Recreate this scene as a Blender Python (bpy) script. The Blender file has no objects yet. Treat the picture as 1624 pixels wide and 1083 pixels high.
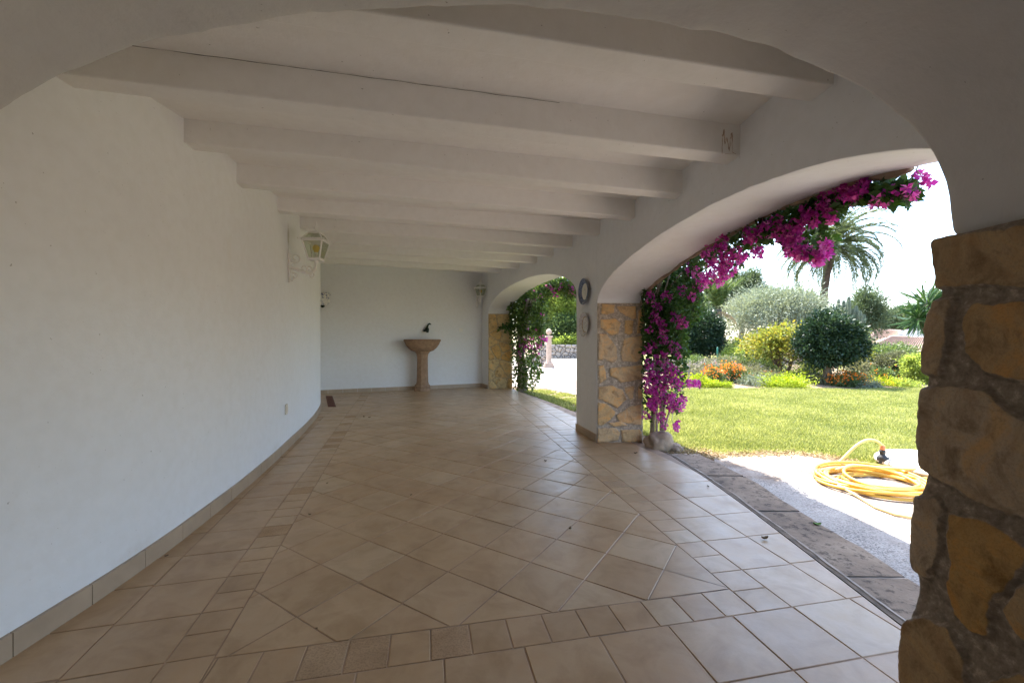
import bpy, bmesh, math, random
import numpy as np
from mathutils import Vector, Matrix, noise as mnoise
random.seed(7); RNG = np.random.default_rng(7)
SC = bpy.context.scene; COL = SC.collection
F = 666.0; H = 1.25                       # focal length in photo pixels, eye height
R = math.radians
def at(x, y, Y):                          # where a sight line meets the depth Y
    return Vector(((x-812)/F*Y, Y, H-(y-541)/F*Y))
def gnd(x, y, z=0.0):
    Y = F*(H-z)/(y-541); return Vector(((x-812)/F*Y, Y, z))
def interp(tab, t):
    xs = [p[0] for p in tab]; ys = [p[1] for p in tab]
    return float(np.interp(t, xs, ys))
def nz(p, s=1.0, off=0.0):
    return mnoise.noise(Vector((p[0]*s+off, p[1]*s-off, p[2]*s+off*.7)))

# ------------------------------------------------------------------ materials
def newmat(name):
    m = bpy.data.materials.new(name); m.use_nodes = True
    nt = m.node_tree; b = nt.nodes['Principled BSDF']
    return m, nt, b
def N(nt, t, **kw):
    n = nt.nodes.new(t)
    for k, v in kw.items():
        if k in n.inputs: n.inputs[k].default_value = v
        else: setattr(n, k, v)
    return n
def coords(nt): return nt.nodes.new('ShaderNodeTexCoord').outputs['Object']
def noise_tex(nt, vec, scale, detail=4, rough=.55, dist=0):
    n = N(nt, 'ShaderNodeTexNoise'); n.inputs['Scale'].default_value = scale
    n.inputs['Detail'].default_value = detail; n.inputs['Roughness'].default_value = rough
    n.inputs['Distortion'].default_value = dist
    nt.links.new(vec, n.inputs['Vector']); return n
def ramp(nt, fac, stops):
    r = N(nt, 'ShaderNodeValToRGB'); el = r.color_ramp.elements
    while len(el) < len(stops): el.new(.5)
    for e, (p, c) in zip(el, stops): e.position = p; e.color = (c[0], c[1], c[2], 1)
    nt.links.new(fac, r.inputs['Fac']); return r
def mixc(nt, fac, a, b, mode='MIX'):
    m = N(nt, 'ShaderNodeMix', data_type='RGBA', blend_type=mode)
    for s, v in ((0, fac), (6, a), (7, b)):
        if hasattr(v, 'is_linked') or hasattr(v, 'links'): nt.links.new(v, m.inputs[s])
        else: m.inputs[s].default_value = v if s == 0 else (v[0], v[1], v[2], 1)
    return m.outputs[2]
def bump(nt, b, h, strength=.3, dist=.01):
    bm = N(nt, 'ShaderNodeBump'); bm.inputs['Strength'].default_value = strength
    bm.inputs['Distance'].default_value = dist
    nt.links.new(h, bm.inputs['Height']); nt.links.new(bm.outputs[0], b.inputs['Normal'])
def simple(name, c, rough=.6, metal=0, var=.12, scale=12, bumps=0, bscale=60):
    m, nt, b = newmat(name); v = coords(nt)
    n = noise_tex(nt, v, scale)
    r = ramp(nt, n.outputs['Fac'], [(.25, [x*(1-var) for x in c]), (.75, [min(1, x*(1+var)) for x in c])])
    nt.links.new(r.outputs[0], b.inputs['Base Color'])
    b.inputs['Roughness'].default_value = rough; b.inputs['Metallic'].default_value = metal
    if bumps: bump(nt, b, noise_tex(nt, v, bscale, 5).outputs['Fac'], bumps, .01)
    return m
def attr(nt, name):
    a = N(nt, 'ShaderNodeAttribute'); a.attribute_name = name; return a

def plaster(name, stains=(), c=(.79, .79, .805)):
    m, nt, b = newmat(name); v = coords(nt)
    n1 = noise_tex(nt, v, .9, 5, .6); n2 = noise_tex(nt, v, 14, 4)
    r = ramp(nt, n1.outputs['Fac'], [(.3, [x*.95 for x in c]), (.7, c)])
    col = r.outputs[0]
    r2 = ramp(nt, n2.outputs['Fac'], [(.3, (.965, .96, .95)), (.62, (1, 1, 1))])
    col = mixc(nt, 1.0, col, r2.outputs[0], 'MULTIPLY')
    sp = noise_tex(nt, v, 55, 2)
    dots = ramp(nt, sp.outputs['Fac'], [(.235, (.45, .42, .38)), (.255, (1, 1, 1))])
    col = mixc(nt, .8, col, dots.outputs[0], 'MULTIPLY')
    for (p, rad, sc, dark, amt) in stains:
        s = N(nt, 'ShaderNodeVectorMath', operation='SUBTRACT'); s.inputs[1].default_value = p
        nt.links.new(v, s.inputs[0])
        q = N(nt, 'ShaderNodeVectorMath', operation='MULTIPLY'); q.inputs[1].default_value = sc
        nt.links.new(s.outputs[0], q.inputs[0])
        l = N(nt, 'ShaderNodeVectorMath', operation='LENGTH'); nt.links.new(q.outputs[0], l.inputs[0])
        jn = noise_tex(nt, v, 9/rad*.2, 4)
        ad = N(nt, 'ShaderNodeMath', operation='MULTIPLY_ADD'); ad.inputs[1].default_value = rad*1.1; nt.links.new(jn.outputs['Fac'], ad.inputs[0])
        nt.links.new(l.outputs['Value'], ad.inputs[2])
        mr = N(nt, 'ShaderNodeMapRange'); mr.interpolation_type = 'SMOOTHSTEP'
        mr.inputs[1].default_value = rad*.4; mr.inputs[2].default_value = rad*1.5
        mr.inputs[3].default_value = amt; mr.inputs[4].default_value = 0
        nt.links.new(ad.outputs[0], mr.inputs[0])
        col = mixc(nt, mr.outputs[0], col, dark)
    nt.links.new(col, b.inputs['Base Color']); b.inputs['Roughness'].default_value = .88
    b.inputs['Specular IOR Level'].default_value = .2
    big = noise_tex(nt, v, 5, 6, .62); fine = noise_tex(nt, v, 70, 4)
    ma = N(nt, 'ShaderNodeMath', operation='MULTIPLY_ADD'); ma.inputs[1].default_value = .10
    nt.links.new(fine.outputs['Fac'], ma.inputs[0]); nt.links.new(big.outputs['Fac'], ma.inputs[2])
    bump(nt, b, ma.outputs[0], .34, .022)
    return m

def tile_mat():
    m, nt, b = newmat('floor_tile'); v = coords(nt)
    t = attr(nt, 'tint').outputs['Fac']; k = attr(nt, 'rough').outputs['Fac']
    base = ramp(nt, t, [(0, (.47, .315, .18)), (.4, (.54, .37, .215)), (.75, (.51, .34, .195)), (1, (.57, .42, .265))])
    n = noise_tex(nt, v, 5, 6, .65, .6)
    cl = ramp(nt, n.outputs['Fac'], [(.3, (.80, .76, .70)), (.55, (1, 1, 1)), (.75, (1.0, .95, .88))])
    col = mixc(nt, 1.0, base.outputs[0], cl.outputs[0], 'MULTIPLY')
    st = noise_tex(nt, v, 1.3, 4, .6)
    sr = ramp(nt, st.outputs['Fac'], [(.35, (.80, .74, .66)), (.6, (1, 1, 1))])
    col = mixc(nt, .8, col, sr.outputs[0], 'MULTIPLY')
    sp = noise_tex(nt, v, 120, 3, .7)
    spr = ramp(nt, sp.outputs['Fac'], [(.42, (.38, .33, .29)), (.52, (1, 1, 1))])
    sm = N(nt, 'ShaderNodeMath', operation='MULTIPLY'); nt.links.new(k, sm.inputs[0]); sm.inputs[1].default_value = .38
    col = mixc(nt, sm.outputs[0], col, spr.outputs[0], 'MULTIPLY')
    nt.links.new(col, b.inputs['Base Color'])
    rr = N(nt, 'ShaderNodeMapRange'); nt.links.new(noise_tex(nt, v, 6, 5, .7).outputs['Fac'], rr.inputs[0])
    rr.inputs[1].default_value = .3; rr.inputs[2].default_value = .7; rr.inputs[3].default_value = .30; rr.inputs[4].default_value = .48
    ra = N(nt, 'ShaderNodeMath', operation='MULTIPLY_ADD'); ra.inputs[1].default_value = .25
    nt.links.new(k, ra.inputs[0]); nt.links.new(rr.outputs[0], ra.inputs[2])
    nt.links.new(ra.outputs[0], b.inputs['Roughness'])
    bump(nt, b, noise_tex(nt, v, 28, 5, .6).outputs['Fac'], .12, .006)
    return m

def stone_mat(name, ca, cb, cc, mortar, sat=1):
    m, nt, b = newmat(name); v = coords(nt)
    t = attr(nt, 'tint').outputs['Fac']; k = attr(nt, 'mask').outputs['Fac']
    base = ramp(nt, t, [(0, ca), (.5, cb), (1, cc)])
    n = noise_tex(nt, v, 11, 7, .68, .5)
    cl = ramp(nt, n.outputs['Fac'], [(.30, (.42, .36, .31)), (.48, (1, 1, 1)), (.70, (1.12, 1.0, .82))])
    col = mixc(nt, .85, base.outputs[0], cl.outputs[0], 'MULTIPLY')
    pn = noise_tex(nt, v, 4.5, 5, .7, 1.2)
    pr = ramp(nt, pn.outputs['Fac'], [(.36, (.80, .74, .70)), (.5, (1, 1, 1)), (.64, (1.18, .98, .72))])
    col = mixc(nt, .9, col, pr.outputs[0], 'MULTIPLY')
    gr = noise_tex(nt, v, 160, 3, .8); grr = ramp(nt, gr.outputs['Fac'], [(.38, (.50, .46, .42)), (.5, (1, 1, 1)), (.66, (1.12, 1.1, 1.05))])
    col = mixc(nt, .28, col, grr.outputs[0], 'MULTIPLY')
    nm = noise_tex(nt, v, 40, 5, .7)
    mo = ramp(nt, nm.outputs['Fac'], [(.3, [x*.5 for x in mortar]), (.55, mortar), (.70, [x*1.7 for x in mortar])])
    ns = noise_tex(nt, v, 30, 4)
    ad = N(nt, 'ShaderNodeMath', operation='MULTIPLY_ADD'); ad.inputs[1].default_value = .5
    nt.links.new(ns.outputs['Fac'], ad.inputs[0]); nt.links.new(k, ad.inputs[2])
    ms = N(nt, 'ShaderNodeMapRange'); ms.inputs[1].default_value = .55; ms.inputs[2].default_value = .85
    nt.links.new(ad.outputs[0], ms.inputs[0])
    col = mixc(nt, ms.outputs[0], mo.outputs[0], col)
    nt.links.new(col, b.inputs['Base Color']); b.inputs['Roughness'].default_value = .9
    b.inputs['Specular IOR Level'].default_value = .25
    bump(nt, b, noise_tex(nt, v, 45, 8, .78).outputs['Fac'], .9, .014)
    return m

def leaf_mat(name, dark, light, trans=.35, rough=.5, third=None):
    m, nt, b = newmat(name)
    t = attr(nt, 'tint').outputs['Fac']
    st = [(0, dark), (.75, light)] if third is None else [(0, dark), (.55, light), (.95, third)]
    r = ramp(nt, t, st)
    nt.links.new(r.outputs[0], b.inputs['Base Color']); b.inputs['Roughness'].default_value = rough
    b.inputs['Specular IOR Level'].default_value = .35
    tr = N(nt, 'ShaderNodeBsdfTranslucent')
    br = mixc(nt, 1.0, r.outputs[0], (1.25, 1.2, .75), 'MULTIPLY')
    nt.links.new(br, tr.inputs['Color'])
    mx = N(nt, 'ShaderNodeMixShader'); mx.inputs[0].default_value = trans
    nt.links.new(b.outputs[0], mx.inputs[1]); nt.links.new(tr.outputs[0], mx.inputs[2])
    nt.links.new(mx.outputs[0], nt.nodes['Material Output'].inputs['Surface'])
    return m

M = {}
M['plaster_left'] = plaster('plaster_curved_wall', [
    ((-2.63, 4.93, 2.48), .16, (2.0, 2.0, .75), (.36, .32, .22), .75),
    ((-2.0, 2.5, .28), .05, (1, 1, 1), (.45, .44, .42), .5),
    ((-1.98, 2.2, .16), .06, (1, 1, 1), (.62, .62, .66), .35),
    ((-2.03, 2.3, .12), .10, (1, .35, 1.6), (.58, .54, .48), .35), ((-2.5, 4.4, .14), .10, (1, .3, 1.5), (.58, .54, .48), .35),
    ((-1.99, 1.6, .7), .05, (1, .6, 1.5), (.66, .64, .62), .35), ((-2.1, 2.75, 1.1), .07, (1, .5, 1.4), (.68, .66, .62), .3),
    ((-2.2, 3.3, 1.95), .10, (1, 1.4, .5), (.70, .66, .58), .3), ((-2.35, 3.9, .9), .05, (1, .5, 1.6), (.66, .63, .60), .35)])
M['plaster'] = plaster('plaster_wall')
M['plaster_shaded'] = plaster('shade_tinted_rough_plaster', c=(.60, .58, .565))  # rough plaster, its colour darkened to stand in for dimmer light on the arch
M['plaster_ceiling'] = plaster('plaster_ceiling', c=(.865, .84, .81))
M['tile'] = tile_mat()
M['grout'] = simple('tile_grout', (.38, .265, .18), .9, var=.42, scale=4)
M['skirt'] = simple('skirting_tile', (.40, .30, .21), .4, var=.14, scale=5)
M['stone_pier'] = stone_mat('rubble_pier', (.54, .34, .13), (.50, .38, .245), (.56, .47, .37), (.37, .30, .235))
M['stone_pillar'] = stone_mat('rubble_pillar', (.60, .39, .18), (.64, .45, .25), (.58, .43, .28), (.46, .375, .29))
M['stone_far'] = stone_mat('rubble_far', (.60, .39, .15), (.64, .46, .22), (.60, .48, .27), (.50, .38, .22))
M['dry_stone'] = stone_mat('dry_stone', (.30, .28, .26), (.42, .39, .36), (.36, .33, .31), (.08, .07, .06))
M['white_metal'] = simple('white_painted_metal', (.78, .755, .72), .5, var=.06)
M['bulb'] = simple('amber_bulb', (.75, .50, .03), .25, var=.03)
M['terracotta'] = simple('terracotta_basin', (.30, .185, .11), .8, var=.28, scale=14, bumps=.3)
M['dark_metal'] = simple('dark_bronze', (.02, .035, .025), .45, .4, var=.3)
M['plastic'] = simple('cream_plastic', (.70, .64, .54), .45, var=.04)
M['white_plastic'] = simple('white_plastic', (.8, .78, .74), .4, var=.04)
M['grate'] = simple('rusty_grate', (.16, .055, .03), .75, .1, var=.3, scale=25)
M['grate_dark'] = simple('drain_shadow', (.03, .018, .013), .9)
M['hose'] = simple('yellow_hose', (.66, .40, .06), .42, var=.10, scale=3)
M['hose_pale'] = simple('sun_bleached_hose', (.72, .52, .22), .45, var=.08, scale=3)
M['black_plastic'] = simple('black_plastic', (.02, .02, .02), .5)
M['copper'] = simple('orange_fitting', (.55, .2, .08), .5)
M['rock'] = simple('field_rock', (.31, .225, .155), .95, var=.4, scale=8, bumps=.9, bscale=14)
M['slab'] = simple('pale_stone_slab', (.62, .56, .47), .9, var=.15, scale=5, bumps=.4, bscale=25)
M['bark'] = simple('bark', (.15, .11, .08), .95, var=.4, scale=14, bumps=.8, bscale=22)
M['vine_bark'] = simple('vine_bark', (.42, .36, .29), .95, var=.35, scale=16, bumps=.8, bscale=30)
M['palm_bark'] = simple('palm_bark', (.075, .055, .042), .95, var=.4, scale=6, bumps=1, bscale=9)
M['dead_frond'] = simple('dead_frond', (.38, .27, .14), .9, var=.3, scale=5)
M['roof_tile'] = simple('roof_tile', (.25, .165, .12), .85, var=.3, scale=3)
M['house_white'] = simple('house_render', (.8, .78, .75), .9, var=.04)
M['green_metal'] = simple('green_post_paint', (.02, .16, .10), .5)
M['pink_stone'] = simple('pink_sandstone', (.46, .34, .26), .85, var=.15, scale=6, bumps=.3)
M['dry_leaf'] = simple('dry_leaf', (.17, .12, .06), .8, var=.4, scale=60)
M['green_leaf'] = simple('green_leaf', (.12, .25, .04), .6, var=.3, scale=60)
M['crack'] = simple('ceiling_crack', (.12, .10, .085), .95)
M['rust'] = simple('rust_mark', (.52, .39, .30), .95, var=.4, scale=50)
# ---- leaves
M['boug_leaf'] = leaf_mat('bougainvillea_leaf', (.018, .045, .012), (.06, .13, .025), .35)
M['boug_leaf_far'] = leaf_mat('bougainvillea_leaf_far', (.035, .07, .02), (.12, .19, .045), .45)
M['bract'] = leaf_mat('bougainvillea_bract', (.28, .012, .25), (.56, .045, .50), .6, .6, (.74, .20, .68))
M['grass'] = leaf_mat('grass_blade', (.13, .165, .04), (.31, .34, .105), .42, .5, (.56, .53, .26))
M['palm_leaf'] = leaf_mat('palm_leaf', (.045, .075, .03), (.13, .17, .075), .35, .4)
M['young_palm'] = leaf_mat('young_palm_leaf', (.055, .105, .03), (.14, .20, .06), .35, .45)
M['olive'] = leaf_mat('silver_leaf', (.13, .16, .11), (.30, .34, .26), .25, .6)
M['yellow'] = leaf_mat('yellow_green_leaf', (.09, .125, .025), (.25, .27, .05), .4, .5, (.42, .30, .05))
M['dark'] = leaf_mat('dark_glossy_leaf', (.012, .03, .016), (.045, .08, .04), .2, .3)
M['greyhedge'] = leaf_mat('grey_green_leaf', (.07, .08, .045), (.18, .19, .11), .3, .5)
M['bright'] = leaf_mat('bright_leaf', (.15, .23, .05), (.36, .44, .11), .6, .5)
M['mid'] = leaf_mat('mid_green_leaf', (.05, .09, .03), (.14, .20, .07), .4, .5)
M['pine'] = leaf_mat('pine_needle', (.05, .085, .045), (.12, .165, .085), .3, .6)
M['lime'] = leaf_mat('lime_leaf', (.20, .30, .015), (.40, .48, .03), .4, .5)
M['herb'] = leaf_mat('herb_leaf', (.12, .13, .07), (.25, .25, .15), .3, .6)
M['lav'] = leaf_mat('lavender_flower', (.22, .17, .26), (.40, .33, .46), .4, .6)
M['orange'] = leaf_mat('orange_flower', (.75, .13, .015), (.85, .28, .03), .35, .5)
M['yellowfl'] = leaf_mat('yellow_flower', (.75, .50, .03), (.85, .62, .08), .35, .5)
M['yucca'] = leaf_mat('yucca_leaf', (.02, .055, .02), (.06, .12, .035), .2, .32)
M['cactus'] = simple('cactus_skin', (.075, .10, .055), .6, var=.25, scale=6)

def soil_mat(name, ca, cb, sc=6, bumpd=.03, bs=18):
    m, nt, b = newmat(name); v = coords(nt)
    n = noise_tex(nt, v, sc, 8, .7); r = ramp(nt, n.outputs['Fac'], [(.3, ca), (.7, cb)])
    nt.links.new(r.outputs[0], b.inputs['Base Color']); b.inputs['Roughness'].default_value = .95
    b.inputs['Specular IOR Level'].default_value = .1
    bump(nt, b, noise_tex(nt, v, bs, 8, .7).outputs['Fac'], .8, bumpd); return m
M['soil'] = soil_mat('bed_soil', (.16, .115, .08), (.34, .26, .18))
M['ground'] = soil_mat('dry_ground', (.20, .17, .10), (.30, .25, .17), 2)
M['lawnbase'] = soil_mat('lawn_thatch', (.16, .18, .05), (.28, .27, .11), 9)
def aggregate():
    m, nt, b = newmat('aggregate_concrete'); v = coords(nt)
    n = noise_tex(nt, v, 3, 6, .6); r = ramp(nt, n.outputs['Fac'], [(.3, (.35, .31, .27)), (.7, (.46, .41, .355))])
    vo = N(nt, 'ShaderNodeTexVoronoi'); vo.inputs['Scale'].default_value = 70; nt.links.new(v, vo.inputs['Vector'])
    sp = ramp(nt, noise_tex(nt, v, 88, 3, .7).outputs['Fac'], [(.38, (.30, .29, .28)), (.54, (1, 1, 1))])
    n3 = noise_tex(nt, v, 2.5, 4); mr = ramp(nt, n3.outputs['Fac'], [(.38, (.35, .35, .35)), (.6, (1, 1, 1))])
    ds = noise_tex(nt, v, 1.1, 6, .7); dr = ramp(nt, ds.outputs['Fac'], [(.46, (1, 1, 1)), (.62, (.62, .50, .40))])
    rc_ = mixc(nt, 1.0, r.outputs[0], dr.outputs[0], 'MULTIPLY')
    col = mixc(nt, mr.outputs[0], rc_, mixc(nt, 1.0, rc_, sp.outputs[0], 'MULTIPLY'))
    nt.links.new(col, b.inputs['Base Color']); b.inputs['Roughness'].default_value = .9
    bump(nt, b, vo.outputs['Distance'], .4, .006); return m
M['path'] = aggregate()
def flag():
    m, nt, b = newmat('border_flagstone'); v = coords(nt)
    n = noise_tex(nt, v, 2.2, 8, .72); r = ramp(nt, n.outputs['Fac'], [(.32, (.13, .088, .058)), (.5, (.25, .175, .115)), (.7, (.34, .25, .17))])
    n2 = noise_tex(nt, v, 16, 6, .75); d = ramp(nt, n2.outputs['Fac'], [(.40, (.22, .19, .17)), (.47, (1, 1, 1))])
    col = mixc(nt, .8, r.outputs[0], d.outputs[0], 'MULTIPLY')
    nt.links.new(col, b.inputs['Base Color']); b.inputs['Roughness'].default_value = .9
    bump(nt, b, noise_tex(nt, v, 22, 8, .7).outputs['Fac'], .6, .012); return m
M['flag'] = flag()
M['mortar_line'] = simple('pale_mortar', (.40, .32, .25), .95, var=.35, scale=15)
M['slab_edge'] = simple('slab_edge', (.15, .105, .07), .95, var=.5, scale=14, bumps=.8, bscale=40)
def glass():
    m, nt, b = newmat('lantern_glass'); nt.nodes.remove(b)
    t = N(nt, 'ShaderNodeBsdfTransparent'); t.inputs[0].default_value = (.82, .85, .74, 1)
    g = N(nt, 'ShaderNodeBsdfGlossy'); g.inputs['Roughness'].default_value = .15
    d = N(nt, 'ShaderNodeBsdfDiffuse'); d.inputs[0].default_value = (.7, .72, .62, 1)
    m1 = N(nt, 'ShaderNodeMixShader'); m1.inputs[0].default_value = .12
    m2 = N(nt, 'ShaderNodeMixShader'); m2.inputs[0].default_value = .07
    nt.links.new(t.outputs[0], m1.inputs[1]); nt.links.new(g.outputs[0], m1.inputs[2])
    nt.links.new(m1.outputs[0], m2.inputs[1]); nt.links.new(d.outputs[0], m2.inputs[2])
    nt.links.new(m2.outputs[0], nt.nodes['Material Output'].inputs['Surface']); return m
M['glass'] = glass()
def plate_mat(name, kind):
    m, nt, b = newmat(name)
    tc = nt.nodes.new('ShaderNodeTexCoord'); v = tc.outputs['Object']
    mp = N(nt, 'ShaderNodeVectorMath', operation='MULTIPLY'); mp.inputs[1].default_value = (1, 1, 0); nt.links.new(v, mp.inputs[0])
    l = N(nt, 'ShaderNodeVectorMath', operation='LENGTH'); nt.links.new(mp.outputs[0], l.inputs[0])
    n = noise_tex(nt, v, 60 if kind == 'blue' else 75, 2, .5, 1.5)
    white = (.74, .72, .66); blue = (.035, .05, .12); pur = (.40, .34, .42); och = (.40, .27, .12)
    if kind == 'blue':
        rings = ramp(nt, l.outputs['Value'], [(.0, (0, 0, 0)), (.106, (0, 0, 0)), (.109, (1, 1, 1)), (1, (1, 1, 1))])
        pat = ramp(nt, n.outputs['Fac'], [(.45, blue), (.56, (.20, .24, .36))])
        cen = ramp(nt, n.outputs['Fac'], [(.60, white), (.64, (.30, .33, .42))])
        cm = ramp(nt, l.outputs['Value'], [(.045, (1, 1, 1)), (.06, (0, 0, 0))])
        inner = mixc(nt, cm.outputs[0], white, cen.outputs[0])
        col = mixc(nt, rings.outputs[0], inner, pat.outputs[0])
    else:
        pat = ramp(nt, n.outputs['Fac'], [(.50, white), (.57, pur)])
        rg = ramp(nt, l.outputs['Value'], [(.094, (0, 0, 0)), (.097, (1, 1, 1)), (.104, (1, 1, 1)), (.107, (0, 0, 0))])
        col = mixc(nt, rg.outputs[0], pat.outputs[0], och)
    nt.links.new(col, b.inputs['Base Color']); b.inputs['Roughness'].default_value = .25; return m
M['plate_blue'] = plate_mat('blue_rim_glaze', 'blue'); M['plate_floral'] = plate_mat('floral_glaze', 'floral')
def pot_mat():
    m, nt, b = newmat('painted_pot'); tc = nt.nodes.new('ShaderNodeTexCoord'); v = tc.outputs['Object']
    s = N(nt, 'ShaderNodeSeparateXYZ'); nt.links.new(v, s.inputs[0])
    mr = N(nt, 'ShaderNodeMapRange'); mr.inputs[1].default_value = -.2; mr.inputs[2].default_value = .2; nt.links.new(s.outputs['Z'], mr.inputs[0])
    n = noise_tex(nt, v, 28, 2, .5, 1)
    blue = ramp(nt, n.outputs['Fac'], [(.48, (.72, .7, .66)), (.54, (.06, .08, .22))])
    w = ramp(nt, n.outputs['Fac'], [(.55, (.74, .72, .68)), (.60, (.16, .18, .30))])
    band = ramp(nt, mr.outputs[0], [(.72, (0, 0, 0)), (.74, (1, 1, 1))])
    nt.links.new(mixc(nt, band.outputs[0], w.outputs[0], blue.outputs[0]), b.inputs['Base Color'])
    b.inputs['Roughness'].default_value = .3; return m
M['pot'] = pot_mat()

# ------------------------------------------------------------------ mesh helpers
class MB:
    def __init__(s): s.v = []; s.f = []; s.m = []; s.t = []
    def add(s, vs, fs, mi=0, tint=.5):
        o = len(s.v); s.v += [tuple(p) for p in vs]; s.t += [tint]*len(vs)
        s.f += [tuple(i+o for i in f) for f in fs]; s.m += [mi]*len(fs)
    def hexa(s, b4, t4, mi=0):
        s.add(list(b4)+list(t4), [(3, 2, 1, 0), (4, 5, 6, 7), (0, 1, 5, 4), (1, 2, 6, 5), (2, 3, 7, 6), (3, 0, 4, 7)], mi)
    def box(s, c, d, rz=0, mi=0):
        x, y, z = [q/2 for q in d]; ca, sa = math.cos(rz), math.sin(rz)
        def P(a, b_, e): return (c[0]+a*ca-b_*sa, c[1]+a*sa+b_*ca, c[2]+e)
        s.hexa([P(-x, -y, -z), P(x, -y, -z), P(x, y, -z), P(-x, y, -z)], [P(-x, -y, z), P(x, -y, z), P(x, y, z), P(-x, y, z)], mi)
    def tube(s, pts, rad, n=8, mi=0, cap=True):
        pts = [Vector(p) for p in pts]; o = len(s.v); k = len(pts)
        rads = rad if isinstance(rad, (list, tuple)) else [rad]*k
        up = Vector((0, 0, 1)); prev = None
        for i, p in enumerate(pts):
            d = (pts[min(i+1, k-1)]-pts[max(i-1, 0)])
            d = d.normalized() if d.length > 1e-9 else Vector((0, 0, 1))
            if prev is None:
                a = d.cross(up) if abs(d.z) < .95 else d.cross(Vector((1, 0, 0)))
            else: a = prev-d*prev.dot(d)
            a.normalize(); prev = a; b_ = d.cross(a)
            for j in range(n):
                th = 2*math.pi*j/n; s.v.append(tuple(p+(a*math.cos(th)+b_*math.sin(th))*rads[i])); s.t.append(.5)
        for i in range(k-1):
            for j in range(n):
                s.f.append((o+i*n+j, o+i*n+(j+1) % n, o+(i+1)*n+(j+1) % n, o+(i+1)*n+j)); s.m.append(mi)
        if cap:
            s.f.append(tuple(o+j for j in range(n))[::-1]); s.m.append(mi)
            s.f.append(tuple(o+(k-1)*n+j for j in range(n))); s.m.append(mi)
    def lathe(s, prof, n=24, c=(0, 0, 0), sx=1, sy=1, mi=0, a0=0, a1=2*math.pi):
        o = len(s.v); full = abs(a1-a0-2*math.pi) < 1e-6; nn = n if full else n+1
        for (r, z) in prof:
            for j in range(nn):
                th = a0+(a1-a0)*j/n; s.v.append((c[0]+r*sx*math.cos(th), c[1]+r*sy*math.sin(th), c[2]+z)); s.t.append(.5)
        for i in range(len(prof)-1):
            for j in range(n):
                j2 = (j+1) % nn
                s.f.append((o+i*nn+j, o+i*nn+j2, o+(i+1)*nn+j2, o+(i+1)*nn+j)); s.m.append(mi)
    def build(s, name, mats, parent=None, smooth=False, bevel=0):
        me = bpy.data.meshes.new(name); me.from_pydata(s.v, [], s.f)
        if not isinstance(mats, (list, tuple)): mats = [mats]
        for m in mats: me.materials.append(m)
        me.polygons.foreach_set('material_index', s.m)
        if smooth: me.polygons.foreach_set('use_smooth', [True]*len(s.f))
        a = me.attributes.new('tint', 'FLOAT', 'POINT'); a.data.foreach_set('value', s.t)
        me.update()
        return link(name, me, parent, bevel)
def link(name, me, parent=None, bevel=0):
    o = bpy.data.objects.new(name, me); COL.objects.link(o)
    if parent: o.parent = parent; o.matrix_parent_inverse = Matrix.Translation(-parent.location) if parent.rotation_euler.z == 0 and parent.type == 'EMPTY' and parent.get('_w') else Matrix()
    if bevel:
        b = o.modifiers.new('bevel', 'BEVEL'); b.width = bevel; b.segments = 2; b.limit_method = 'ANGLE'
    return o
def tag(o, label=None, cat=None, group=None, kind=None):
    if label: o['label'] = label
    if cat: o['category'] = cat
    if group: o['group'] = group
    if kind: o['kind'] = kind
    return o
def empty(name, loc=(0, 0, 0), label=None, cat=None, group=None, world=True):
    """thing root; children meshes are given in world coordinates when world is True"""
    o = bpy.data.objects.new(name, None); COL.objects.link(o); o.location = loc
    o.empty_display_size = .1
    tag(o, label, cat, group)
    o['_w'] = 1 if world else 0
    return o
def np_mesh(name, V, Fq, mat, parent=None, attrs=None, smooth=False):
    V = np.asarray(V, np.float32); Fq = np.asarray(Fq, np.int32); k = Fq.shape[1]
    me = bpy.data.meshes.new(name); me.vertices.add(len(V)); me.vertices.foreach_set('co', V.ravel())
    me.loops.add(Fq.size); me.loops.foreach_set('vertex_index', Fq.ravel())
    me.polygons.add(len(Fq)); me.polygons.foreach_set('loop_start', np.arange(0, Fq.size, k, dtype=np.int32))
    me.polygons.foreach_set('loop_total', np.full(len(Fq), k, np.int32))
    if smooth: me.polygons.foreach_set('use_smooth', np.ones(len(Fq), bool))
    for nme, val in (attrs or {}).items():
        a = me.attributes.new(nme, 'FLOAT', 'POINT'); a.data.foreach_set('value', np.asarray(val, np.float32))
    for m in (mat if isinstance(mat, (list, tuple)) else [mat]): me.materials.append(m)
    me.update(calc_edges=True); me.validate()
    return link(name, me, parent)
def unit(a): return a/np.maximum(np.linalg.norm(a, axis=1, keepdims=True), 1e-9)
def leaf_quads(P, D, size, width=.5, fold=.25, tint=None, rng=RNG):
    """diamond leaves: base at P, growing along D"""
    n = len(P); D = unit(D); size = np.broadcast_to(np.asarray(size, float), (n,))[:, None]
    side = unit(np.cross(D, rng.normal(size=(n, 3)))); nor = np.cross(D, side)
    mid = P+D*size*.5
    a = mid+side*size*width*.5+nor*size*fold*.5; b = mid-side*size*width*.5+nor*size*fold*.5
    V = np.stack([P, a, P+D*size-nor*size*fold*.3, b], 1).reshape(-1, 3)
    Fq = np.arange(4*n).reshape(n, 4)
    t = rng.random(n) if tint is None else tint
    return V, Fq, np.repeat(t, 4)
def merge(L):
    V = []; Q = []; T = []; o = 0
    for v, f, t in L: V.append(v); Q.append(f+o); T.append(t); o += len(v)
    return np.concatenate(V), np.concatenate(Q), np.concatenate(T)
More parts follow.
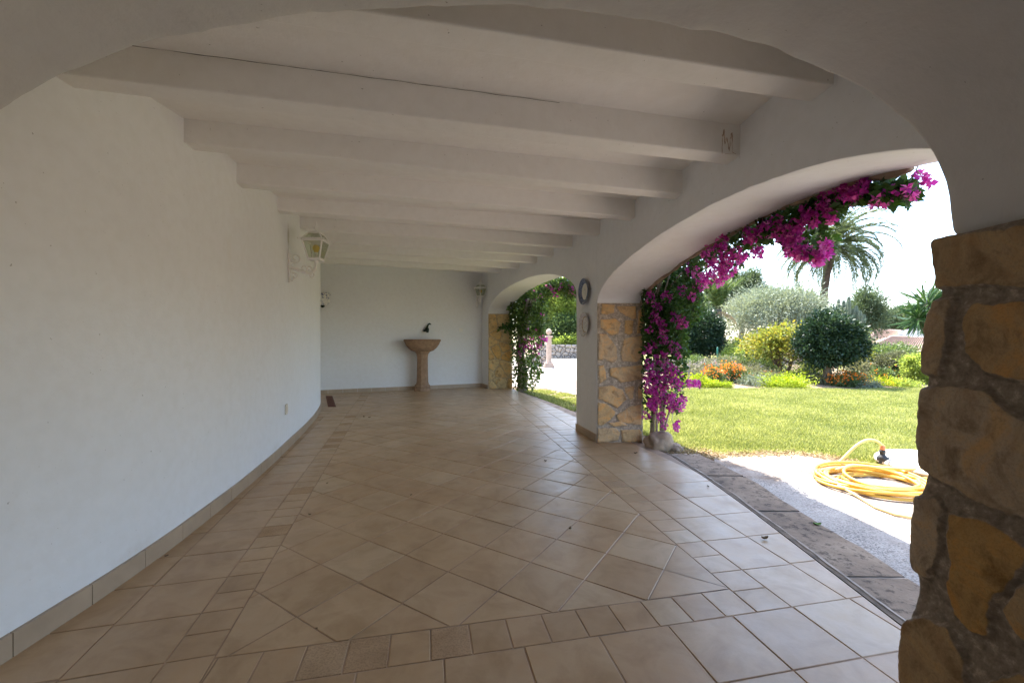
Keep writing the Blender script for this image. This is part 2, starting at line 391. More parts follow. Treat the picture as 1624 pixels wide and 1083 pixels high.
def crown_points(c, r, nclump, nleaf, crad, rng, shell=.55, lump=.25, flat=0):
    """leaf positions gathered in clumps through an uneven ellipsoid"""
    d = unit(rng.normal(size=(nclump, 3)))
    if flat: d[:, 2] = np.where(d[:, 2] < -flat, -d[:, 2], d[:, 2])
    rad = (shell+(1-shell)*rng.random(nclump)**.6)*(1+lump*(rng.random(nclump)-.6))
    cc = np.asarray(c)+d*rad[:, None]*np.asarray(r)
    ids = np.repeat(np.arange(nclump), nleaf)
    cr = crad*(.6+.8*rng.random(nclump))
    P = cc[ids]+rng.normal(size=(len(ids), 3))*cr[ids][:, None]*.55
    out = unit(P-np.asarray(c))*.8+unit(P-cc[ids])*.5+rng.normal(size=P.shape)*.6
    tint = np.clip(rng.random(nclump)[ids]*.55+rng.random(len(ids))*.45, 0, 1)
    return P, out, tint, cc
def limb_path(a, b, wob, k=6, rng=random):
    a, b = Vector(a), Vector(b); L = (b-a).length
    return [a.lerp(b, i/(k-1))+Vector((rng.uniform(-1, 1), rng.uniform(-1, 1), rng.uniform(-.5, .5)))*wob*L*(1 if 0 < i < k-1 else 0) for i in range(k)]
def tree(name, base, c, r, mat, label, cat, nclump, nleaf, crad, lsize, trunk_r, width=.5, shell=.5, lump=.3, limbs=7, seed=1, group=None,
         bark='bark', flat=0, flowers=None, stems=1, trunk_to=None):
    rng = np.random.default_rng(seed); rr = random.Random(seed)
    root = empty(name, base, label, cat, group)
    P, D, T, cc = crown_points(c, r, nclump, nleaf, crad, rng, shell, lump, flat)
    P[:, 2] = np.maximum(P[:, 2], base[2]+.02)
    V, Q, T = leaf_quads(P, D, lsize*(.6+.8*rng.random(len(P))), width, .25, T, rng)
    np_mesh('crown' if trunk_r > 0 else 'foliage', V, Q, M[mat], root, {'tint': T})
    if trunk_r > 0:
        mb = MB(); top = Vector(trunk_to) if trunk_to else Vector(c)
        for s in range(stems):
            off = Vector((rr.uniform(-1, 1), rr.uniform(-1, 1), 0))*(trunk_r*1.2 if stems > 1 else 0)
            tp = top+Vector((rr.uniform(-1, 1)*r[0], rr.uniform(-1, 1)*r[1], 0))*(.35 if stems > 1 else .05)
            path = limb_path(Vector(base)+off-Vector((0, 0, .05)), tp, .04, 7, rr)
            mb.tube(path, [trunk_r*(1.25-.85*i/6) for i in range(7)], 9)
            for q in range(limbs):
                t = rr.uniform(.45, .95); i = int(t*6); st = path[i]
                e = Vector(cc[rr.randrange(len(cc))])
                mb.tube(limb_path(st, st.lerp(e, .9), .06, 5, rr), [trunk_r*.5*(1-.75*k/4)*(1.2-t*.6) for k in range(5)], 6)
        mb.build('trunk', M[bark], root, True)
    if flowers:
        fm, nf, fs = flowers
        fc = crown_points(c, [x*1.05 for x in r], nf, 6, fs*2, rng, .9, .1, .2)
        P = fc[0]; P[:, 2] = np.maximum(P[:, 2], base[2]+.04)
        V, Q, T = leaf_quads(P, fc[1], fs*(.7+.6*rng.random(len(P))), .9, .3, None, rng)
        np_mesh('blossoms', V, Q, M[fm], root, {'tint': T})
    return root

# ------------------------------------------------------------------ plan of the porch
LW = [(-4.4, -2.75), (-3.2, -2.33), (-2, -2.12), (-1, -2.03), (0, -1.99), (.8, -1.98), (1.3, -1.982), (1.63, -1.987), (2.01, -2.0), (2.35, -2.035), (2.8, -2.115), (3.4, -2.235), (4.2, -2.43), (5.08, -2.665), (6.1, -2.965), (7.24, -3.326), (8.2, -3.73), (9.1, -4.2), (10.1, -4.8)]
def lw(Y):
    ys = [p[0] for p in LW]; xs = [p[1] for p in LW]
    return sum(float(np.interp(Y+d, ys, xs)) for d in (-.35, -.18, 0, .18, .35))/5
XI = [(-4.4, .55), (-3, .95), (-1.5, 1.22), (0, 1.33), (.72, 1.345), (1.27, 1.335), (1.86, 1.29), (2.5, 1.25), (3.5, 1.20), (4.5, 1.12), (5.219, 1.054), (5.946, .911), (8.67, .122), (11.1, -.63), (11.7, -.87), (12.2, -1.05)]
XO = [(-4.4, 1.05), (-3, 1.42), (-1.5, 1.64), (0, 1.74), (1.27, 1.76), (1.86, 1.75), (2.5, 1.745), (3.6, 1.775), (4.6, 1.73), (5.219, 1.607), (5.946, 1.47), (7.3, 1.12), (8.67, .71), (11.1, -.03), (11.7, -.2), (12.2, -.35)]
EDGE = [(.6, 1.66), (1.86, 1.715), (2.4, 1.74), (3.1, 1.77), (3.8, 1.778), (4.6, 1.745), (5.219, 1.61), (5.946, 1.48), (7.336, 1.154), (8.65, .785), (10.54, .176), (11.4, -.034), (12.2, -.3)]
BEAMS = [  # left (x,y,h), right (x,y,h): underside
    ((-2.75, -4.0, 2.4), (.85, -3.8, 2.29)), ((-2.35, -3.0, 2.4), (1.05, -2.75, 2.28)), ((-2.2, -2.0, 2.4), (1.25, -1.75, 2.28)), ((-2.1, -1.05, 2.39), (1.35, -.75, 2.28)),
    ((-2.05, -.2, 2.39), (1.4, .15, 2.28)),
    ((-1.99, 1.2, 2.40), (1.31, 1.766, 2.285)), ((-2.0, 1.87, 2.418), (1.26, 2.384, 2.27)), ((-2.12, 2.74, 2.535), (1.22, 3.08, 2.30)),
    ((-2.24, 3.48, 2.545), (1.17, 4.04, 2.42)), ((-2.5, 4.55, 2.65), (1.06, 5.15, 2.55)), ((-2.75, 5.62, 2.75), (.86, 6.13, 2.61)),
    ((-3.1, 6.5, 2.81), (.65, 6.85, 2.63)), ((-3.5, 7.33, 2.86), (.43, 7.6, 2.66)), ((-3.95, 8.15, 2.91), (.13, 8.65, 2.745)), ((-4.4, 9.05, 2.96), (-.25, 9.97, 2.87))]
def ceil_r(Y):
    return float(np.interp(Y, [b[1][1] for b in BEAMS]+[12], [b[1][2] for b in BEAMS]+[2.98]))
def arch1(Y, c=3.2, hw=2.02, sp=1.70, rise=.42):
    q = abs(Y-c)/hw; return None if q >= 1 else sp+rise*math.sqrt(max(0, 1-q**2.0))
def arch2(Y, c=8.52, hw=2.58, rise=.55):
    q = abs(Y-c)/hw; return None if q >= 1 else 1.93+.02*(Y-8.5)/2.6+rise*math.sqrt(max(0, 1-q**2.1))
def arch0(Y): return arch1(Y, -1.75, 1.0, 1.45, .36)
def archh(Y):
    for a in (arch0, arch1, arch2):
        h = a(Y)
        if h: return h
    return None

# ------------------------------------------------------------------ floor
def clip(poly, n, d):
    """keep the side n.p <= d of a convex polygon"""
    out = []
    for i, p in enumerate(poly):
        q = poly[(i+1) % len(poly)]
        a = n[0]*p[0]+n[1]*p[1]-d; b = n[0]*q[0]+n[1]*q[1]-d
        if a <= 0: out.append(p)
        if (a < 0 < b) or (b < 0 < a):
            t = a/(a-b); out.append((p[0]+(q[0]-p[0])*t, p[1]+(q[1]-p[1])*t))
    return out
def area(p): return .5*sum(p[i][0]*p[(i+1) % len(p)][1]-p[(i+1) % len(p)][0]*p[i][1] for i in range(len(p)))
def inset(poly, g):
    if area(poly) < 0: poly = poly[::-1]
    out = poly
    for i, p in enumerate(poly):
        q = poly[(i+1) % len(poly)]; ex, ey = q[0]-p[0], q[1]-p[1]; L = math.hypot(ex, ey)
        if L < 1e-6: continue
        n = (ey/L, -ex/L); out = clip(out, n, n[0]*p[0]+n[1]*p[1]-g)
        if len(out) < 3: return []
    return out
def build_floor():
    mb = MB(); tints = []; roughs = []
    A = Vector((1.1, 2.125)); B = Vector((-1.178, 1.66)); Rr = Vector((-.184, 9.117)); Ll = Vector((-3.166, 9.117))
    rd = (Rr-A).normalized(); rn = Vector((rd.y, -rd.x))            # outwards of the right line
    ld = (Ll-B).normalized(); ln = Vector((-ld.y, ld.x))
    nd = (A-B).normalized(); nn = Vector((nd.y, -nd.x))
    fa, fb = Vector((-3.36, 9.72)), Vector((-.5, 11.0)); fd = (fb-fa).normalized(); fn = Vector((-fd.y, fd.x))
    edges = [((EDGE[i][1], EDGE[i][0]), (EDGE[i+1][1], EDGE[i+1][0])) for i in range(len(EDGE)-1)]
    def emit(poly, cuts, spec=.0):
        for (n, p0, off) in cuts:
            poly = clip(poly, n, n.dot(p0)+off)
            if len(poly) < 3: return
        poly = clip(poly, (0, -1), 4.3)
        for (p, q) in edges:
            ex, ey = q[0]-p[0], q[1]-p[1]; L = math.hypot(ex, ey); n = (ey/L, -ex/L)
            if n[0] < 0: n = (-n[0], -n[1])
            poly = clip(poly, n, n[0]*p[0]+n[1]*p[1])
            if len(poly) < 3: return
        poly = inset(poly, .0029)
        if len(poly) < 3 or abs(area(poly)) < 4e-4: return
        cx = sum(p[0] for p in poly)/len(poly); cy = sum(p[1] for p in poly)/len(poly)
        tx, ty = random.gauss(0, .0035), random.gauss(0, .0035); t = random.random(); k = 1.0 if random.random() < spec else 0.0
        def Z(p): return (p[0]-cx)*tx+(p[1]-cy)*ty
        inner = inset(poly, .0025)
        if len(inner) != len(poly):
            top = [(p[0], p[1], Z(p)) for p in poly]; mb.add(top, [tuple(range(len(top)))], 0, t); roughs.extend([k]*len(top)); return
        n = len(poly)
        vs = [(p[0], p[1], Z(p)) for p in inner]+[(p[0], p[1], Z(p)-.0015) for p in poly]+[(p[0], p[1], -.008) for p in poly]
        fs = [tuple(range(n))]+[(n+i, n+(i+1) % n, (i+1) % n, i) for i in range(n)]+[(2*n+i, 2*n+(i+1) % n, n+(i+1) % n, n+i) for i in range(n)]
        mb.add(vs, fs, 0, t); roughs.extend([k]*len(vs))
    def rect(o, a, b, a0, a1, b0, b1):
        return [tuple(o+a*a0+b*b0), tuple(o+a*a1+b*b0), tuple(o+a*a1+b*b1), tuple(o+a*a0+b*b1)]
    th = .5714; s = .328; o = Vector((-.0725, 2.1055)); U = Vector((math.cos(th), -math.sin(th)))*s; Vv = Vector((math.sin(th), math.cos(th)))*s
    fieldcuts = [(rn, A, 0), (ln, B, 0), (nn, A, 0), (fn, fa, 0)]
    for u in range(-40, 20):
        for v in range(-20, 45):
            emit(rect(o, U, Vv, u, u+1, v, v+1), fieldcuts)
    rc = [(nn, A, .185)]                                             # right border
    for i in range(-6, 75):
        a0 = -.19+i*.168; emit(rect(A, rd, rn, a0, a0+.168, 0, .19), rc, .12)
    for i in range(-6, 40):
        a0 = -.19+i*.336
        emit(rect(A, rd, rn, a0, a0+.336, .19, .505), rc); emit(rect(A, rd, rn, a0+.01, a0+.346, .505, 2.2), rc)
    nc = [(rn, A, 0), (ln, B, 0)]                                    # near border
    for i in range(-3, 30): emit(rect(A, -nd, nn, i*.165, i*.165+.165, 0, .185), nc, .1)
    for j in range(0, 22):
        for i in range(-8, 20): emit(rect(A, -nd, nn, -.19+i*.325, .135+i*.325, .185+j*.325, .51+j*.325), [(ln, B, 0)])
    for i in range(-20, 70): emit(rect(B, ld, ln, i*.155+.02, i*.155+.175, 0, .175), [], .2)     # left border
    for i in range(-20, 36):
        emit(rect(B, ld, ln, i*.31+.02, i*.31+.33, .175, .51), []); emit(rect(B, ld, ln, i*.31+.03, i*.31+.34, .51, 1.35), [])
    fc = [(rn, A, 0), (ln, B, 0)]
    for i in range(-3, 40): emit(rect(fa, fd, fn, i*.165, i*.165+.165, 0, .185), fc)
    for j in range(0, 6):
        for i in range(-3, 16): emit(rect(fa, fd, fn, i*.33, i*.33+.33, .185+j*.33, .515+j*.33), fc)
    ob_tiles = len(mb.v)
    # grout bed, the slab under it and its edge
    pts = [(e[1], e[0]) for e in EDGE]+[(-5.6, 12.6), (-5.6, 9.5)]+[(lw(y)-.15, y) for y in (8, 6.5, 5, 4, 3, 2, 1, 0, -1, -2, -3, -4.3)]+[(.9, -4.3), (1.25, -3), (1.55, -1.5)]
    n = len(pts)
    mb.add([(p[0], p[1], -.0032) for p in pts], [tuple(range(n))], 1)
    mb.add([(p[0]+.012, p[1], -.006) for p in pts]+[(p[0]+.012, p[1], -.12) for p in pts], [(i, i+n, (i+1) % n+n, (i+1) % n) for i in range(n)], 2)
    ob = mb.build('floor', [M['tile'], M['grout'], M['slab_edge']])
    roughs.extend([0]*(len(mb.v)-len(roughs)))
    a = ob.data.attributes.new('rough', 'FLOAT', 'POINT'); a.data.foreach_set('value', roughs)
    tag(ob, 'beige ceramic tile floor of the porch laid diagonally inside a border', 'floor', kind='structure')
build_floor()

# ------------------------------------------------------------------ walls
def strip_wall(name, front, back, ztop, mat, nzv=18, amp=.004):
    """wall along a plan line (front: visible side), real thickness"""
    mb = MB(); n = len(front)
    zs = [-.05+(ztop+.05)*i/nzv for i in range(nzv+1)]
    fr = []
    for (x, y) in front:
        fr.append([(x+amp*nz((x, y, z), 1.1)*2+amp*.5*nz((x, y, z), 4), y, z) for z in zs])
    mb.add([p for c in fr for p in c], [(i*(nzv+1)+j, (i+1)*(nzv+1)+j, (i+1)*(nzv+1)+j+1, i*(nzv+1)+j+1) for i in range(n-1) for j in range(nzv)])
    bk = [(x, y, z) for (x, y) in back for z in (-.05, ztop)]
    mb.add(bk, [(2*i, 2*i+1, 2*i+3, 2*i+2) for i in range(n-1)])
    tp = [(*front[i], ztop) for i in range(n)]+[(*back[i], ztop) for i in range(n)]
    mb.add(tp, [(i, i+1, n+i+1, n+i) for i in range(n-1)])
    for e in (0, n-1):
        mb.add([(*front[e], -.05), (*back[e], -.05), (*back[e], ztop), (*front[e], ztop)], [(0, 1, 2, 3)])
    return mb.build(name, mat, None, True)
def skirting(parent, line, side, h=.10, t=.014, seg=.33, joint=.002):
    """row of skirting tiles along a plan polyline, standing t proud on the given side"""
    mb = MB(); pts = [Vector(p) for p in line]; cum = [0]
    for a, b in zip(pts, pts[1:]): cum.append(cum[-1]+(b-a).length)
    def pos(s):
        s = max(0, min(s, cum[-1])); i = max(k for k in range(len(cum)) if cum[k] <= s+1e-9); i = min(i, len(pts)-2)
        return pts[i].lerp(pts[i+1], (s-cum[i])/(cum[i+1]-cum[i]))
    s = 0
    while s < cum[-1]-.01:
        e = min(s+seg, cum[-1]); k = 3; ring = []
        for q in range(k+1):
            ss = s+joint+(e-s-2*joint)*q/k; p = pos(ss); d = (pos(ss+.05)-pos(ss-.05)).normalized(); n = Vector((-d.y, d.x))*side
            ring.append((p-n*.02, p+n*t))
        for q in range(k):
            (a, b), (c, d) = ring[q], ring[q+1]
            mb.hexa([(a.x, a.y, -.004), (c.x, c.y, -.004), (d.x, d.y, -.004), (b.x, b.y, -.004)], [(a.x, a.y, h), (c.x, c.y, h), (d.x, d.y, h-.003), (b.x, b.y, h-.003)])
        s = e
    return mb.build('skirting', M['skirt'], parent)
ys = np.arange(-4.3, 10.11, .1)
left = strip_wall('curved_wall', [(lw(y), y) for y in ys], [(lw(y)-.3, y) for y in ys], 3.25, M['plaster_left'], 24, .005)
tag(left, 'long curved white plaster house wall beside the porch floor', 'wall', kind='thing')
skirting(left, [(lw(y), y) for y in np.arange(-4.2, 9.9, .2)], -1)
ew0, ew1 = Vector((-5.6, 9.49)), Vector((-.85, 11.6))
npt = 40
endw = strip_wall('end_wall', [tuple(ew0.lerp(ew1, 1.09*i/npt)) for i in range(npt+1)], [tuple(ew0.lerp(ew1, 1.09*i/npt)+Vector((-.12, .3))) for i in range(npt+1)], 3.4, M['plaster'], 20, .004)
tag(endw, 'white plaster end wall behind the terracotta basin', 'wall', kind='thing')
skirting(endw, [tuple(ew0.lerp(ew1, i/12)) for i in range(13)], -1)
rear = strip_wall('rear_wall', [(x, -4.2) for x in np.linspace(-3.1, 1.3, 20)], [(x, -4.5) for x in np.linspace(-3.1, 1.3, 20)], 3.0, M['plaster'])
tag(rear, 'white plaster wall closing the porch behind the viewer', 'wall', kind='thing')

def arcade():
    mb = MB(); Ys = []
    y = -4.3
    cuts = [-3.419, .719, 1.181, 5.219, 5.941, 11.099]
    fine = sorted(set([round(v, 3) for v in np.arange(-4.3, 12.25, .06)]+[c+d for c in cuts for d in (-.002, .002, .012, .03, -.012, -.03)]))
    cols = []
    for Y in fine:
        h = archh(Y); xi, xo = interp(XI, Y), interp(XO, Y); cols.append((Y, xi, xo, h, ceil_r(Y)+.32))
    nv = 10
    def jit(p, a=.005): return (p[0]+a*nz(p, 2.3)+a*.6*nz(p, 9), p[1], p[2]+a*1.1*nz(p, 3.1, 5)+a*.8*nz(p, 11, 3))
    def col(Y, x, b, t): return [jit((x, Y, b+(t-b)*(i/nv)**1.3)) for i in range(nv+1)]
    for (c0, c1) in zip(cols, cols[1:]):
        b0, b1 = (c0[3] if c0[3] else -.05), (c1[3] if c1[3] else -.05)
        if (c0[3] is None) != (c1[3] is None):                    # springing: vertical reveal
            b0 = c0[3] or c1[3]; b1 = b0
            Y = (c0[0]+c1[0])/2; zz = [-.05+(b0+.05)*i/12 for i in range(13)]
            rv = [jit((c0[1], Y, z)) for z in zz]+[jit((c0[2], Y, z)) for z in zz]
            mb.add(rv, [(i, i+1, 13+i+1, 13+i) for i in range(12)])
        for x0, x1 in ((c0[1], c1[1]), (c0[2], c1[2])):
            v = col(c0[0], x0, b0, c0[4])+col(c1[0], x1, b1, c1[4])
            mb.add(v, [(i, i+1, nv+1+i+1, nv+1+i) for i in range(nv)])
        if c0[3] or c1[3]:
            k = 6
            q = [jit((c0[1]+(c0[2]-c0[1])*i/k, c0[0], b0)) for i in range(k+1)]+[jit((c1[1]+(c1[2]-c1[1])*i/k, c1[0], b1)) for i in range(k+1)]
            mb.add(q, [(i, i+1, k+1+i+1, k+1+i) for i in range(k)])
    o = mb.build('arcade_wall', M['plaster'])
    bm = bmesh.new(); bm.from_mesh(o.data); bmesh.ops.remove_doubles(bm, verts=bm.verts, dist=.0006); bmesh.ops.recalc_face_normals(bm, faces=bm.faces)
    bm.to_mesh(o.data); bm.free()
    b = o.modifiers.new('bevel', 'BEVEL'); b.width = .012; b.segments = 3; b.limit_method = 'ANGLE'; b.angle_limit = R(50)
    o.data.polygons.foreach_set('use_smooth', [True]*len(o.data.polygons))
    tag(o, 'white plaster arcade wall with wide arches opening onto the garden', 'wall', kind='thing')
    skirting(o, [(1.054-.001, 5.222), (.911-.001, 5.94)], 1, .10)
    skirting(o, [(interp(XI, y)-.001, y) for y in (11.1, 11.35, 11.6)], 1, .10)
    return o
ARC = arcade()

def polydist(px, py, poly):
    """signed distance (inside positive) of points to a polygon"""
    n = len(poly); d = np.full(px.shape, 1e9); ins = np.zeros(px.shape, bool)
    for i in range(n):
        x0, y0 = poly[i]; x1, y1 = poly[(i+1) % n]; ex, ey = x1-x0, y1-y0
        t = np.clip(((px-x0)*ex+(py-y0)*ey)/(ex*ex+ey*ey+1e-12), 0, 1)
        d = np.minimum(d, np.hypot(px-x0-t*ex, py-y0-t*ey))
        c = ((y0 > py) != (y1 > py)) & (px < (x1-x0)*(py-y0)/(y1-y0+1e-12)+x0); ins ^= c
    return np.where(ins, d, -d)
def vnoise(x, y, s, seed):
    return np.array([mnoise.noise(Vector((a*s+seed*3.1, b*s-seed*1.7, seed*.77))) for a, b in zip(x.ravel(), y.ravel())]).reshape(x.shape)
def rubble(name, path, normals, z0, z1, res, stones, mat, parent, depth=.03, rim=.03, seed=1, warp=.008, dxz=None, tints=None):
    """stone facing: path = list of (s, x, y); stones = polygons in (s, z)"""
    S = np.array([p[0] for p in path]); X = np.array([p[1] for p in path]); Yy = np.array([p[2] for p in path]); NX = np.array([n[0] for n in normals]); NY = np.array([n[1] for n in normals])
    nu = max(2, int((S[-1]-S[0])/res)); nvv = max(2, int((z1-z0)/res))
    s = np.linspace(S[0], S[-1], nu+1); z = np.linspace(z0, z1, nvv+1); gs, gz = np.meshgrid(s, z, indexing='ij')
    w1 = vnoise(gs, gz, 14, seed)*warp; w2 = vnoise(gs, gz, 14, seed+5)*warp
    w1 = w1+vnoise(gs, gz, 60, seed+30)*warp*.45; w2 = w2+vnoise(gs, gz, 60, seed+31)*warp*.45
    best = np.full(gs.shape, -1.0); tint = np.full(gs.shape, .5)
    rr = random.Random(seed)
    tops = np.zeros(gs.shape)
    for si, poly in enumerate(stones):
        d = polydist(gs+w1, gz+w2, poly); t = tints[si] if tints and si < len(tints) else rr.random(); hgt = rr.uniform(.75, 1.2)
        tint = np.where(d > best, t, tint); tops = np.where(d > best, hgt, tops); best = np.maximum(best, d)
    q = np.clip((best+.006)/rim, 0, 1); prof = np.sqrt(np.clip(1-(1-q)**2, 0, 1))
    w1f = vnoise(gs, gz, 45, seed+20)
    facet = np.abs(vnoise(gs, gz, 7, seed+9))*.55+np.abs(vnoise(gs, gz, 17, seed+13))*.35
    h = depth*prof*tops*(1-.55*facet)+w1f*depth*.10+vnoise(gs, gz, 95, seed+12)*depth*.09+vnoise(gs, gz, 20, seed+14)*depth*.12*(1-prof)
    px = np.interp(gs, S, X); py = np.interp(gs, S, Yy); nx = np.interp(gs, S, NX); ny = np.interp(gs, S, NY)
    if dxz is not None: px = px+np.interp(gz, dxz[0], dxz[1])
    V = np.stack([px+nx*h, py+ny*h, gz], -1).reshape(-1, 3)
    i, j = np.meshgrid(np.arange(nu), np.arange(nvv), indexing='ij'); a = (i*(nvv+1)+j).ravel()
    Q = np.stack([a, a+nvv+1, a+nvv+2, a+1], 1)
    return np_mesh(name, V, Q, mat, parent, {'tint': tint.ravel(), 'mask': np.clip((best+.004)/.012, 0, 1).ravel()}, True)

# pillar between the arches: stones traced on the reveal, drawn in the zoomed photo's units
PS = [[(195,215),(265,220),(262,265),(225,275),(195,270)], [(275,225),(380,228),(380,295),(360,300),(290,255)], [(190,300),(270,295),(300,320),(285,380),(250,388),(225,370),(190,345)],
 [(320,305),(368,305),(360,375),(345,385),(318,375)], [(395,250),(420,240),(420,375),(385,380)], [(182,380),(225,382),(275,450),(280,520),(255,540),(215,520),(180,525)],
 [(320,405),(418,390),(418,510),(380,535),(310,530),(297,480)], [(180,555),(210,552),(222,630),(185,655)], [(240,570),(330,560),(415,552),(415,630),(300,650),(275,625),(240,610)],
 [(180,672),(250,665),(310,690),(330,740),(280,790),(240,765),(182,740)], [(320,675),(372,668),(365,735),(350,745),(325,700)], [(390,670),(413,660),(413,740),(390,740)],
 [(178,760),(225,765),(270,810),(265,835),(200,885),(175,880)], [(275,830),(345,780),(410,770),(410,880),(340,875),(290,860)], [(230,872),(300,862),(335,885),(260,892)],
 [(172,900),(270,898),(295,925),(285,965),(225,978),(172,978)], [(300,910),(400,908),(412,920),(412,978),(305,975)]]
def mapps(p): return ((p[0]-174)/241*.555, (980-p[1])/770*1.725)
def col_path(Y, x0, x1, ext, sgn):
    """reveal facing -Y (sgn -1) or +Y, wrapping round the outer corner"""
    pts = []; nor = []; L = x1-x0
    for i in range(13): pts.append((L*i/12, x0+L*i/12, Y)); nor.append((0, sgn))
    r = .03
    for i in range(1, 7):
        a = math.pi/2*i/6; pts.append((L+r*a, x1+r*math.sin(a), Y-sgn*r*(1-math.cos(a)))); nor.append((math.sin(a), sgn*math.cos(a)))
    for i in range(1, 9): pts.append((L+r*math.pi/2+ext*i/8, x1+r, Y-sgn*(r+ext*i/8))); nor.append((1, 0))
    return pts, nor
def cells(L, Hh, cols, rows, seed, gap=.016):
    rr = random.Random(seed); g = {}
    for i in range(cols+1):
        for j in range(rows+1):
            jx = rr.uniform(-.28, .28)*L/cols if 0 < i < cols else 0; jy = rr.uniform(-.3, .3)*Hh/rows if 0 < j < rows else 0
            g[i, j] = (L*i/cols+jx+(.2*L/cols*(j % 2) if 0 < i < cols else 0), Hh*j/rows+jy)
    out = []
    for i in range(cols):
        for j in range(rows):
            p = [g[i, j], g[i+1, j], g[i+1, j+1], g[i, j+1]]; q = inset(p, gap) if area(p) > 0 else []
            if len(q) >= 3:                                       # knock the corners off
                r = []
                for k in range(len(q)):
                    a, b, c = Vector(q[k-1]), Vector(q[k]), Vector(q[(k+1) % len(q)])
                    r += [tuple(b.lerp(a, rr.uniform(.12, .3))), tuple(b.lerp(c, rr.uniform(.12, .3)))]
                out.append(r)
    return out
def vcells(L, Hh, n, seed, gap=.016, ax=1.0):
    rr = random.Random(seed); P = []; md = (L*Hh/n)**.5*.72
    while len(P) < n:
        for _ in range(60):
            c = (rr.uniform(0, L), rr.uniform(0, Hh))
            if all(math.hypot((c[0]-q[0])*ax, c[1]-q[1]) > md for q in P): break
        P.append(c); md *= .985
    out = []
    for i, c in enumerate(P):
        poly = [(0, 0), (L, 0), (L, Hh), (0, Hh)]
        for j, q in enumerate(P):
            if i != j:
                nx, ny = q[0]-c[0], (q[1]-c[1]); d = (q[0]**2-c[0]**2+q[1]**2-c[1]**2)/2; poly = clip(poly, (nx, ny), d)
                if len(poly) < 3: break
        q = inset(poly, gap) if len(poly) >= 3 else []
        if len(q) >= 3:
            r = []
            for k in range(len(q)):
                a, b, e = Vector(q[k-1]), Vector(q[k]), Vector(q[(k+1) % len(q)])
                r += [tuple(b.lerp(a, rr.uniform(.1, .26))), tuple(b.lerp(e, rr.uniform(.1, .26)))]
            out.append(r)
    return out
p, n = col_path(5.212, 1.060, 1.60, .45, -1)
ext = [[(a+.6, b) for a, b in c] for c in vcells(.45, 1.7, 11, 5)]
rubble('stone_facing', p, n, -.01, 1.725, .009, [[mapps(q) for q in s] for s in PS]+ext, M['stone_pillar'], ARC, .026, .026, 3, .007)
p, n = col_path(11.09, -.625, -.04, .4, -1)
rubble('stone_facing', p, n, -.01, 1.98, .013, vcells(1.0, 1.98, 26, 11, .013), M['stone_far'], ARC, .026, .03, 4)

# cross arch over the viewer, on the near pier
def cross_arch():
    mb = MB(); x0, x1, y0, y1 = -2.05, 1.80, .70, 1.268; c, hw = -.33, 1.665; sp, rise = 1.56, .715
    AX = [-2.1, -1.995, -1.95, -1.85, -1.75, -1.66, -1.546, -1.369, -1.169, -1.038, -.864, -.685, -.56, -.213, -.04, .383, .762, .979, 1.076, 1.196, 1.272, 1.314, 1.331, 1.34, 1.9]
    AH = [1.3, 1.30, 1.50, 1.68, 1.785, 1.86, 1.939, 2.042, 2.124, 2.156, 2.19, 2.223, 2.24, 2.262, 2.26, 2.22, 2.139, 2.048, 1.998, 1.901, 1.804, 1.695, 1.575, 1.56, 1.56]
    def hh(x): return sum(float(np.interp(x+d, AX, AH)) for d in (-.03, -.015, 0, .015, .03))/5 if x < 1.25 else float(np.interp(x, AX, AH))
    xs = sorted(set(list(np.arange(x0, x1, .05))+[x1]+[c-hw*math.cos(t) for t in np.linspace(.001, math.pi-.001, 90)])); top = 2.75
    ny = 14; cols = []
    def jit(p, a=.006): return (p[0]+a*nz(p, 3, 2), p[1]+a*1.2*nz(p, 4, 4)+a*nz(p, 13, 1), p[2]+a*1.4*nz(p, 3.3, 7)+a*.9*nz(p, 12, 9)+a*.6*nz(p, 30, 3))
    prev = None
    for x in xs:
        h = hh(x) if hh(x) is not None else 1.56
        cols.append((x, h))
    nf = 8
    for (a, ha), (b, hb) in zip(cols, cols[1:]):
        q = [jit((a, y0+(y1-y0)*i/ny, ha)) for i in range(ny+1)]+[jit((b, y0+(y1-y0)*i/ny, hb)) for i in range(ny+1)]
        mb.add(q, [(i, i+1, ny+2+i, ny+1+i) for i in range(ny)])
        for y in (y0, y1):
            q = [jit((a, y, ha+(top-ha)*i/nf)) for i in range(nf+1)]+[jit((b, y, hb+(top-hb)*i/nf)) for i in range(nf+1)]
            mb.add(q, [(i, i+1, nf+2+i, nf+1+i) for i in range(nf)])
    o = mb.build('cross_arch', M['plaster_shaded'])
    bm = bmesh.new(); bm.from_mesh(o.data); bmesh.ops.remove_doubles(bm, verts=bm.verts, dist=.0006); bmesh.ops.recalc_face_normals(bm, faces=bm.faces); bm.to_mesh(o.data); bm.free()
    o.data.polygons.foreach_set('use_smooth', [True]*len(o.data.polygons))
    b = o.modifiers.new('bevel', 'BEVEL'); b.width = .014; b.segments = 3; b.limit_method = 'ANGLE'; b.angle_limit = R(50)
    tag(o, 'white plaster cross arch overhead resting on the near stone pier', 'arch', kind='thing')
    return o
cross_arch()
